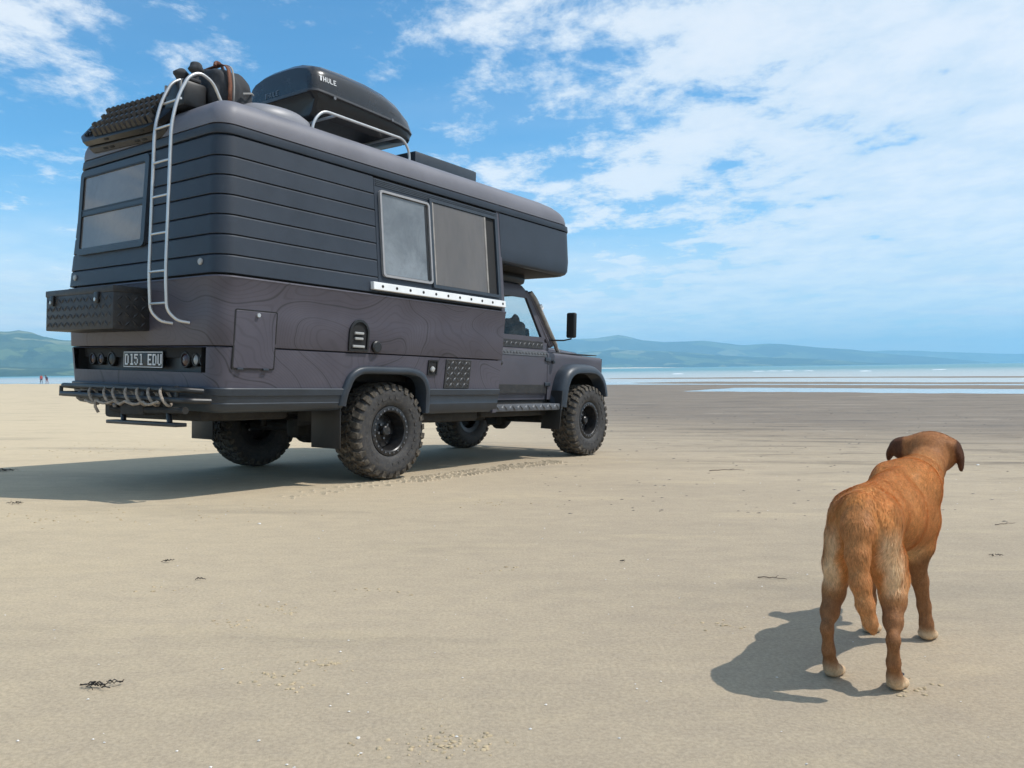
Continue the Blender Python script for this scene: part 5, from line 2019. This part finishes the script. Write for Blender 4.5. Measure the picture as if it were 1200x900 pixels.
def set_coat(me, col):
    ca = me.color_attributes.new('coat', 'FLOAT_COLOR', 'POINT')
    a = np.ones((len(me.vertices), 4), np.float32)
    a[:, :3] = col
    ca.data.foreach_set('color', a.ravel())


def make_dog():
    Fd = dog_field()
    P, Fc = Fd.mesh()
    # keep the soles on the sand
    P[:, 2] = np.maximum(P[:, 2], 0.0015)
    # two light smoothing passes
    E = np.concatenate([Fc[:, [0, 1]], Fc[:, [1, 2]], Fc[:, [2, 3]], Fc[:, [3, 0]]])
    for it in range(2):
        S = np.zeros_like(P)
        cn = np.zeros(len(P))
        np.add.at(S, E[:, 0], P[E[:, 1]]); np.add.at(cn, E[:, 0], 1)
        np.add.at(S, E[:, 1], P[E[:, 0]]); np.add.at(cn, E[:, 1], 1)
        P = P * 0.45 + S / cn[:, None] * 0.55
    fn = np.cross(P[Fc[:, 2]] - P[Fc[:, 0]], P[Fc[:, 3]] - P[Fc[:, 1]])
    N = np.zeros_like(P)
    for k in range(4): np.add.at(N, Fc[:, k], fn)
    N /= np.linalg.norm(N, axis=1)[:, None] + 1e-12
    # outward check
    if (N[np.argmax(P[:, 2])][2]) < 0:
        Fc = Fc[:, ::-1]; N = -N
    # waves in the coat on the rump and thighs
    wv = (fbm(P[:, 0] * 34 + 40, P[:, 1] * 40 + P[:, 2] * 30, 2, 31) - 0.5) * 0.0045 * sstep(0.24, 0.32, P[:, 2]) * sstep(0.40, 0.15, P[:, 0]) * sstep(-0.095, -0.07, P[:, 0])
    P = P + N * wv[:, None]
    root = empty('dog')
    nrm = Vector((0.0179, 0.0245, 0.9995)).normalized()
    fw = Vector((0.585, 0.811, 0))
    fw = (fw - nrm * fw.dot(nrm)).normalized()
    lf = nrm.cross(fw)
    ox, oy = 0.974, 2.198
    oz = float(GX * ox + GY * oy)
    root.matrix_world = Matrix(((fw.x, lf.x, nrm.x, ox), (fw.y, lf.y, nrm.y, oy), (fw.z, lf.z, nrm.z, oz), (0, 0, 0, 1)))
    tag(root, 'fox red labrador dog standing on the sand, seen from behind, looking out to sea', 'dog')
    M['coat'] = mat_fur('dog_coat', 0.75, 0.12)
    M['fur'] = mat_fur('dog_fur', 0.55, 0.0)
    ft = NT(M['fur'].node_tree)
    pb = next(n for n in ft.n if n.type == 'BSDF_PRINCIPLED')
    tl_ = ft.node('ShaderNodeBsdfTranslucent', inp={'Color': pb.inputs['Base Color'].links[0].from_socket})
    mxs = ft.node('ShaderNodeMixShader', inp={0: 0.24, 1: pb.outputs[0], 2: tl_.outputs[0]})
    ft.l.new(mxs.outputs[0], next(n for n in ft.n if n.type == 'OUTPUT_MATERIAL').inputs[0])
    body = mesh_obj('body', P.tolist(), Fc.tolist(), M['coat'], root, smooth=180)
    col = dog_colour(P, N)
    set_coat(body.data, col * 0.8)
    # eyes and nose leather
    for s in (-1, 1):
        MB().lathe([(-.009, .001), (-.007, .006), (0, .009), (.007, .006), (.009, .001)], (0.860, HL + s * 0.030, 0.613), 'x', 14).build('eye', M['gloss_black'], root, smooth=180)
    # short coat: many small blades lying back along the body
    areas = np.linalg.norm(fn, axis=1) * 0.5
    cf = P[Fc].mean(1)
    fr = areas * np.where(cf[:, 2] < 0.03, 0.2, 1.0)
    nb = 180000
    pick = rng.choice(len(Fc), nb, p=fr / fr.sum())
    w = rng.random((nb, 2))
    A, B, Cc, D = (P[Fc[pick, k]] for k in range(4))
    root_p = (A * (1 - w[:, :1]) + B * w[:, :1]) * (1 - w[:, 1:]) + (D * (1 - w[:, :1]) + Cc * w[:, :1]) * w[:, 1:]
    nv = N[Fc[pick, 0]]
    x, y, z = root_p.T
    # lie of the hair
    flow = np.tile(np.array([-0.75, 0, -0.45]), (nb, 1))
    legs = sstep(0.34, 0.26, z)
    flow = flow * (1 - legs[:, None]) + np.array([-0.1, 0, -1.0]) * legs[:, None]
    tl = ((x < -0.06) & (np.abs(y + 0.02) < 0.065))
    flow[tl] = [-0.05, -0.08, -1.0]
    hind = sstep(0.10, 0.0, x) * (z > 0.26) * (~tl)
    sw = fbm(x * 22 + 7, y * 22 + z * 22, 2, 77) - 0.5
    flow[:, 1] += hind * sw * 2.2
    flow[:, 2] += hind * -0.5
    flow += (rng.random((nb, 3)) - 0.5) * 0.45
    flow -= nv * (flow * nv).sum(1)[:, None]
    flow /= np.linalg.norm(flow, axis=1)[:, None] + 1e-9
    ln = 0.010 + 0.006 * rng.random(nb)
    ln *= (0.45 + 0.55 * sstep(0.18, 0.36, z)) * (1 - 0.5 * sstep(0.56, 0.70, x))
    ln += 0.006 * hind * (np.abs(y) > 0.03) + 0.001 * tl + 0.001 * sstep(0.5, 0.56, x) * (x < 0.6)
    lift = 0.20 + 0.20 * rng.random(nb)
    d1 = flow + nv * (lift + 0.15)[:, None]
    d2 = flow + nv * (lift - 0.25)[:, None]
    d1 /= np.linalg.norm(d1, axis=1)[:, None]; d2 /= np.linalg.norm(d2, axis=1)[:, None]
    sd = np.cross(flow, nv)
    wd = 0.0006 + 0.0004 * rng.random(nb)
    p0 = root_p - nv * 0.001
    p1 = p0 + d1 * (ln * 0.5)[:, None]
    p2 = p1 + d2 * (ln * 0.5)[:, None]
    p2[:, 2] = np.maximum(p2[:, 2], 0.001)
    V = np.stack([p0 - sd * wd[:, None], p0 + sd * wd[:, None], p1 + sd * (wd * .8)[:, None], p1 - sd * (wd * .8)[:, None], p2], 1).reshape(-1, 3)
    b = np.arange(nb) * 5
    me = bpy.data.meshes.new('fur')
    quads = np.stack([b, b + 1, b + 2, b + 3], 1)
    tris = np.stack([b + 3, b + 2, b + 4], 1)
    me.vertices.add(len(V)); me.vertices.foreach_set('co', V.ravel())
    loops = np.concatenate([quads.ravel(), tris.ravel()])
    me.loops.add(len(loops)); me.loops.foreach_set('vertex_index', loops)
    st = np.concatenate([np.arange(nb) * 4, nb * 4 + np.arange(nb) * 3])
    me.polygons.add(2 * nb); me.polygons.foreach_set('loop_start', st)
    me.polygons.foreach_set('use_smooth', np.ones(2 * nb, bool))
    me.update(); me.validate()
    me.materials.append(M['fur'])
    soft = nv * 0.9 + flow * -0.15
    soft /= np.linalg.norm(soft, axis=1)[:, None]
    me.normals_split_custom_set_from_vertices(np.repeat(soft, 5, 0).tolist())
    cb = dog_colour(root_p, nv) * (0.86 + 0.28 * rng.random(nb))[:, None]
    set_coat(me, np.clip(np.repeat(cb, 5, 0), 0.003, 1))
    fo = bpy.data.objects.new('fur', me)
    C.objects.link(fo)
    fo.parent = root
    tag(fo, kind='stuff')

make_dog()
# =================================================================== SMALL THINGS ON THE SAND
M['weed'] = simple_mat('dark_seaweed', (0.020, 0.014, 0.008), 0.45, 0.0, 0.4, 60.0, 0.4, 200.0)
M['twig'] = simple_mat('grey_brown_twig', (0.085, 0.062, 0.042), 0.85, 0.0, 0.3, 90.0)
M['shell'] = simple_mat('bleached_shell', (0.74, 0.70, 0.64), 0.5, 0.0, 0.15, 50.0)
M['mussel'] = simple_mat('blue_black_mussel', (0.025, 0.025, 0.035), 0.3, 0.0, 0.3, 80.0)
M['stone'] = simple_mat('dark_pebble', (0.06, 0.055, 0.05), 0.6, 0.0, 0.3, 60.0)
M['clod'] = simple_mat('dry_sand_clods', (0.44, 0.345, 0.215), 0.95, 0.0, 0.2, 60.0)


def gz(x, y): return float(ground_z(x, y))


def on_sand(px, py):
    """point of the beach below a line of sight used for laying things out"""
    d = cam.matrix_world.to_3x3() @ Vector(((px - 600) / HC, -(py - 450) / HC, -1.0))
    o = Vector((0, 0, CAM_H))
    k = 0.5
    for _ in range(60):
        p = o + d * k
        k += (p.z - gz(p.x, p.y)) / max(-d.z, 0.02) * 0.6
    p = o + d * k
    return Vector((p.x, p.y, gz(p.x, p.y)))


def seaweed(px, py, size, label, seed, n=7):
    c = on_sand(px, py)
    r_ = random.Random(seed)
    mb = MB()
    for k in range(n):
        a = r_.uniform(-0.5, 0.5) + (math.pi if k % 2 else 0)
        p = Vector((r_.uniform(-.25, .25) * size, r_.uniform(-.12, .12) * size, 0))
        rings = []
        L = size * r_.uniform(0.35, 0.6)
        w = size * r_.uniform(0.03, 0.07)
        for i in range(9):
            t = i / 8
            q = p + Vector((math.cos(a), math.sin(a), 0)) * (L * t)
            h = size * 0.16 * abs(math.sin(t * 6 + k)) * (1 - t * .5) + 0.004
            tw = t * 3 + k
            s_ = Vector((-math.sin(a) * math.cos(tw), math.cos(a) * math.cos(tw), math.sin(tw) * .6)) * w * (1 - 0.6 * t)
            a += r_.uniform(-.35, .35)
            up = Vector((0, 0, h + 0.002))
            rings.append([q + up - s_, q + up + Vector((0, 0, .0016)), q + up + s_, q + up - Vector((0, 0, .0016))])
        mb.loft(rings, True, True, True)
    o = mb.build('seaweed', M['weed'])
    o.location = c
    tag(o, label, 'seaweed', 'scraps of seaweed on the sand')


seaweed(118, 806, 0.075, 'dark seaweed clump lying on bare sand in the near left foreground', 3, 9)
seaweed(730, 659, 0.035, 'small dark seaweed scrap on the sand, midway between camper and dog', 4, 5)
seaweed(5, 553, 0.16, 'dark seaweed wrack in the shade at the left edge of the picture', 5, 9)
seaweed(196, 659, 0.06, 'thin seaweed strand on the sand below the camper shadow', 6, 4)
seaweed(1165, 652, 0.05, 'thin seaweed strand on the sand at the far right, beyond the dog', 8, 4)
seaweed(236, 680, 0.045, 'tiny seaweed scrap just behind the strand below the camper shadow', 9, 4)
seaweed(20, 591, 0.10, 'flat seaweed strip at the lower edge of the camper shadow, far left', 10, 5)


def twig(px, py, ln, ang, bend, label, seed, r=0.0022):
    c = on_sand(px, py)
    r_ = random.Random(seed)
    pts = []
    for k in range(11):
        t = k / 10 - .5
        pts.append((math.cos(ang) * t * ln - math.sin(ang) * bend * (1 - 4 * t * t), math.sin(ang) * t * ln + math.cos(ang) * bend * (1 - 4 * t * t), r + .001 + 0.004 * abs(math.sin(t * 9 + seed))))
    mb = MB().tube(pts, [r * (1.1 - 0.6 * k / 10) for k in range(11)], 6)
    q = Vector(pts[6])
    mb.tube([q, q + Vector((0.12 * ln, 0.10 * ln, 0.004)), q + Vector((0.2 * ln, 0.22 * ln, 0.002))], [r * .6, r * .5, r * .3], 5)
    o = mb.build('twig', M['twig'])
    o.location = c
    tag(o, label, 'twig', 'twigs on the sand')


twig(905, 679, 0.12, -0.35, 0.012, 'short curved twig on the sand just left of the dog', 1)
twig(852, 552, 0.36, 0.05, 0.05, 'bowed grey twig on damp sand between the front wheel and the dog', 2, 0.0035)
twig(1178, 615, 0.16, 0.3, 0.01, 'straight twig on the sand right of the dog, near the picture edge', 3)

# shells one can pick out
def mussel(px, py, sz, label, m):
    c = on_sand(px, py)
    rings = []
    for i in range(8):
        t = i / 7
        w = sz * 0.32 * math.sin(math.pi * min(1, t * .92 + .06)) ** 0.7
        rings.append([(sz * (t - .5), w * math.cos(a), max(0.001, 0.34 * w * (1 + math.sin(a)))) for a in np.linspace(-math.pi / 2, 1.5 * math.pi, 11)[:-1]])
    o = MB().loft(rings, True, True, True).build('shell', m, smooth=60)
    o.location = c
    o.rotation_euler = (0, 0, px * 0.7)
    tag(o, label, 'shell', 'shells on the sand')

mussel(1057, 790, 0.020, 'dark mussel shell on the sand behind the dog\'s right hind paw', M['mussel'])
mussel(304, 614, 0.030, 'white shell on the sand in front of the rear wheel shadow', M['shell'])
mussel(420, 865, 0.014, 'small white shell on the near sand, left of the worm casts', M['shell'])
mussel(1146, 545, 0.05, 'bright white shell on the damp sand beyond the dog, at right', M['shell'])

# broken shell, one scatter of fragments too small to count
def fragments():
    mb = MB()
    r_ = random.Random(5)
    for k in range(300):
        rr = 1.4 * (14 ** r_.random())
        a = R(r_.uniform(-36, 36))
        x, y = rr * math.sin(a), rr * math.cos(a)
        z = gz(x, y)
        s_ = r_.uniform(0.0018, 0.0045) * (1 + 0.10 * rr)
        ang = r_.uniform(0, 6.28)
        p = []
        for i in range(5):
            b = ang + i * 1.2566
            k2 = s_ * r_.uniform(.6, 1.1)
            p.append((x + math.cos(b) * k2, y + math.sin(b) * k2 * .7, z + .001 + r_.uniform(0, .4) * s_))
        mb.add(p + [(x, y, z + .001 + s_ * .7)], [(i, (i + 1) % 5, 5) for i in range(5)])
    tag(mb.build('shell_fragments', M['shell'], smooth=None), kind='stuff')
    mb = MB()
    for k in range(260):
        rr = 5.0 * (6 ** r_.random())
        a = R(r_.uniform(2, 36))
        x, y = rr * math.sin(a), rr * math.cos(a)
        z = gz(x, y)
        s_ = r_.uniform(0.002, 0.006) * (1 + 0.16 * rr)
        mb.add([(x - s_ * r_.uniform(1, 2.4), y, z + .001), (x, y - s_ * .4, z + .001), (x + s_ * r_.uniform(1, 2.4), y + s_ * .2, z + .001), (x, y + s_ * .4, z + .001), (x, y, z + s_ * .5)], [(0, 1, 4), (1, 2, 4), (2, 3, 4), (3, 0, 4)])
    tag(mb.build('beach_litter', M['stone'], smooth=None), kind='stuff')

fragments()

# worm casts and clods of sand, and the ridged print of a tyre
def clods():
    mb = MB()
    r_ = random.Random(9)
    bm = bmesh.new()
    bmesh.ops.create_icosphere(bm, subdivisions=1, radius=1.0)
    sv = [v.co.copy() for v in bm.verts]
    sf = [tuple(v.index for v in f.verts) for f in bm.faces]
    bm.free()
    def clod(x, y, s_):
        z = gz(x, y)
        mb.add([(x + c.x * s_ * r_.uniform(.7, 1.3), y + c.y * s_ * r_.uniform(.7, 1.2), z + max(-0.001, c.z * s_ * .55)) for c in sv], sf)
    for px, py, n, sp in ((500, 874, 46, .075), (515, 868, 22, .05), (327, 716, 20, .06), (275, 731, 16, .06), (371, 780, 26, .05), (316, 793, 14, .05), (345, 804, 10, .04),
                          (838, 733, 14, .05), (575, 870, 14, .03), (588, 590, 16, .2), (440, 693, 12, .08), (200, 690, 12, .08), (585, 668, 12, .06), (1065, 800, 16, .07), (1075, 810, 8, .06),
                          (280, 600, 26, .35), (120, 602, 26, .4), (60, 610, 22, .35), (120, 528, 34, .7), (200, 524, 30, .8), (60, 525, 20, .8)):
        c = on_sand(px, py)
        for k in range(n):
            clod(c.x + r_.gauss(0, sp), c.y + r_.gauss(0, sp * .55), r_.uniform(.0022, .0075) * (1 + c.y * .09))
    tag(mb.build('worm_casts', M['clod'], smooth=60), kind='stuff')
    # tyre print: rows of little pressed-up ridges
    mb = MB()
    a, b = on_sand(330, 583), on_sand(652, 541)
    d = (b - a)
    L = d.length
    d.normalize()
    s_ = Vector((-d.y, d.x, 0))
    k = 0.0
    i = 0
    while k < L:
        fade = min(1, k / (0.45 * L) + .12)
        for row in (-0.125, -0.05, 0.05, 0.125):
            if r_.random() > 0.75 * fade + .1: continue
            jit = 0.018 * math.sin(k * 3)
            p = a + d * (k + (0.03 if row > 0 else 0) + 0.02 * abs(row)) + s_ * (row + jit)
            w, ln, h = r_.uniform(.012, .022), r_.uniform(.022, .042), r_.uniform(.009, .022) * (0.5 + .5 * fade)
            z = gz(p.x, p.y)
            q = [p - d * w - s_ * ln, p + d * w - s_ * ln, p + d * w + s_ * ln, p - d * w + s_ * ln]
            top = p + d * (w * .4)
            mb.add([(v.x, v.y, z - .001) for v in q] + [(top.x - s_.x * ln * .6, top.y - s_.y * ln * .6, z + h), (top.x + s_.x * ln * .6, top.y + s_.y * ln * .6, z + h)],
                   [(0, 1, 4), (1, 2, 5, 4), (2, 3, 5), (3, 0, 4, 5)])
        k += 0.062
    tag(mb.build('tyre_track', M['sand'], smooth=None), kind='stuff')

clods()


# two far-off walkers at the water's edge, left of the camper
def walker(x, y, yaw, label, top, legs, lean=0.0, scale=1.0):
    F = Field((-0.45, -0.45, -0.02), (0.45, 0.45, 1.80), 0.022)
    K = 0.05
    def P(p): return (p[0] + lean * max(0, p[2] - 0.9), p[1], p[2] - 0.25 * abs(lean) * max(0, p[2] - .9))
    def ch(pts, k=K): F.chain([(*P(q[:3]), q[3]) for q in pts], k)
    for s in (-1, 1):
        ch([(0, s * .09, 0.92, .085), (0.03 + .10 * s, s * .10, 0.50, .058), (-0.02 + .16 * s, s * .10, 0.09, .042)])
        ch([(-.02 + .16 * s, s * .10, 0.055, .042), (0.14 + .16 * s, s * .11, 0.035, .032)], .03)
        ch([(0, s * .19, 1.40, .055), (-0.04, s * .25, 1.12, .044), (0.06, s * .24, 0.87, .034), (0.10, s * .23, .79, .034)], .03)
    ch([(0, 0, 0.95, .135), (0, 0, 1.15, .125), (0, 0, 1.36, .145)], .06)
    ch([(0, 0, 1.45, .06), (0.01, 0, 1.54, .055)], .03)
    c = P((0.02, 0, 1.63))
    F.ell(c, (0.095, 0.078, 0.118), .03)
    F.ell((c[0] + .09, 0, c[2] - .02), (0.02, 0.012, 0.016), .01)
    V, Fc = F.mesh()
    me_o = mesh_obj('person', (V * scale).tolist(), Fc.tolist(), None, smooth=180)
    m = bpy.data.materials.get('walker') or mat_fur('walker', 0.8, 0.0)
    m.name = 'walker'
    me_o.data.materials.append(m)
    z = V[:, 2]
    zc = z + 0.25 * abs(lean) * np.maximum(0, z - .9)
    col = np.tile(np.array(top), (len(V), 1))
    col[zc < 0.93] = legs
    col[zc < 0.09] = (0.03, 0.03, 0.03)
    col[zc > 1.47] = (0.42, 0.25, 0.17)
    col[(zc > 1.66) | ((zc > 1.54) & (V[:, 0] < c[0] - .02))] = (0.05, 0.03, 0.02)
    col[(np.abs(V[:, 1]) > 0.2) & (zc < 0.86) & (zc > 0.72)] = (0.42, 0.25, 0.17)
    set_coat(me_o.data, col)
    me_o.location = (x, y, gz(x, y))
    me_o.rotation_euler = (0, 0, yaw)
    tag(me_o, label, 'person', 'walkers far off by the water')

walker(-89.4, 150.0, 2.6, 'far-off person in a red top standing by the water, left of the camper', (0.42, 0.06, 0.05), (0.05, 0.05, 0.08))
walker(-88.6, 150.5, 2.9, 'far-off person in dark clothes leaning forward, beside the one in red', (0.06, 0.06, 0.09), (0.25, 0.07, 0.07), 0.45)
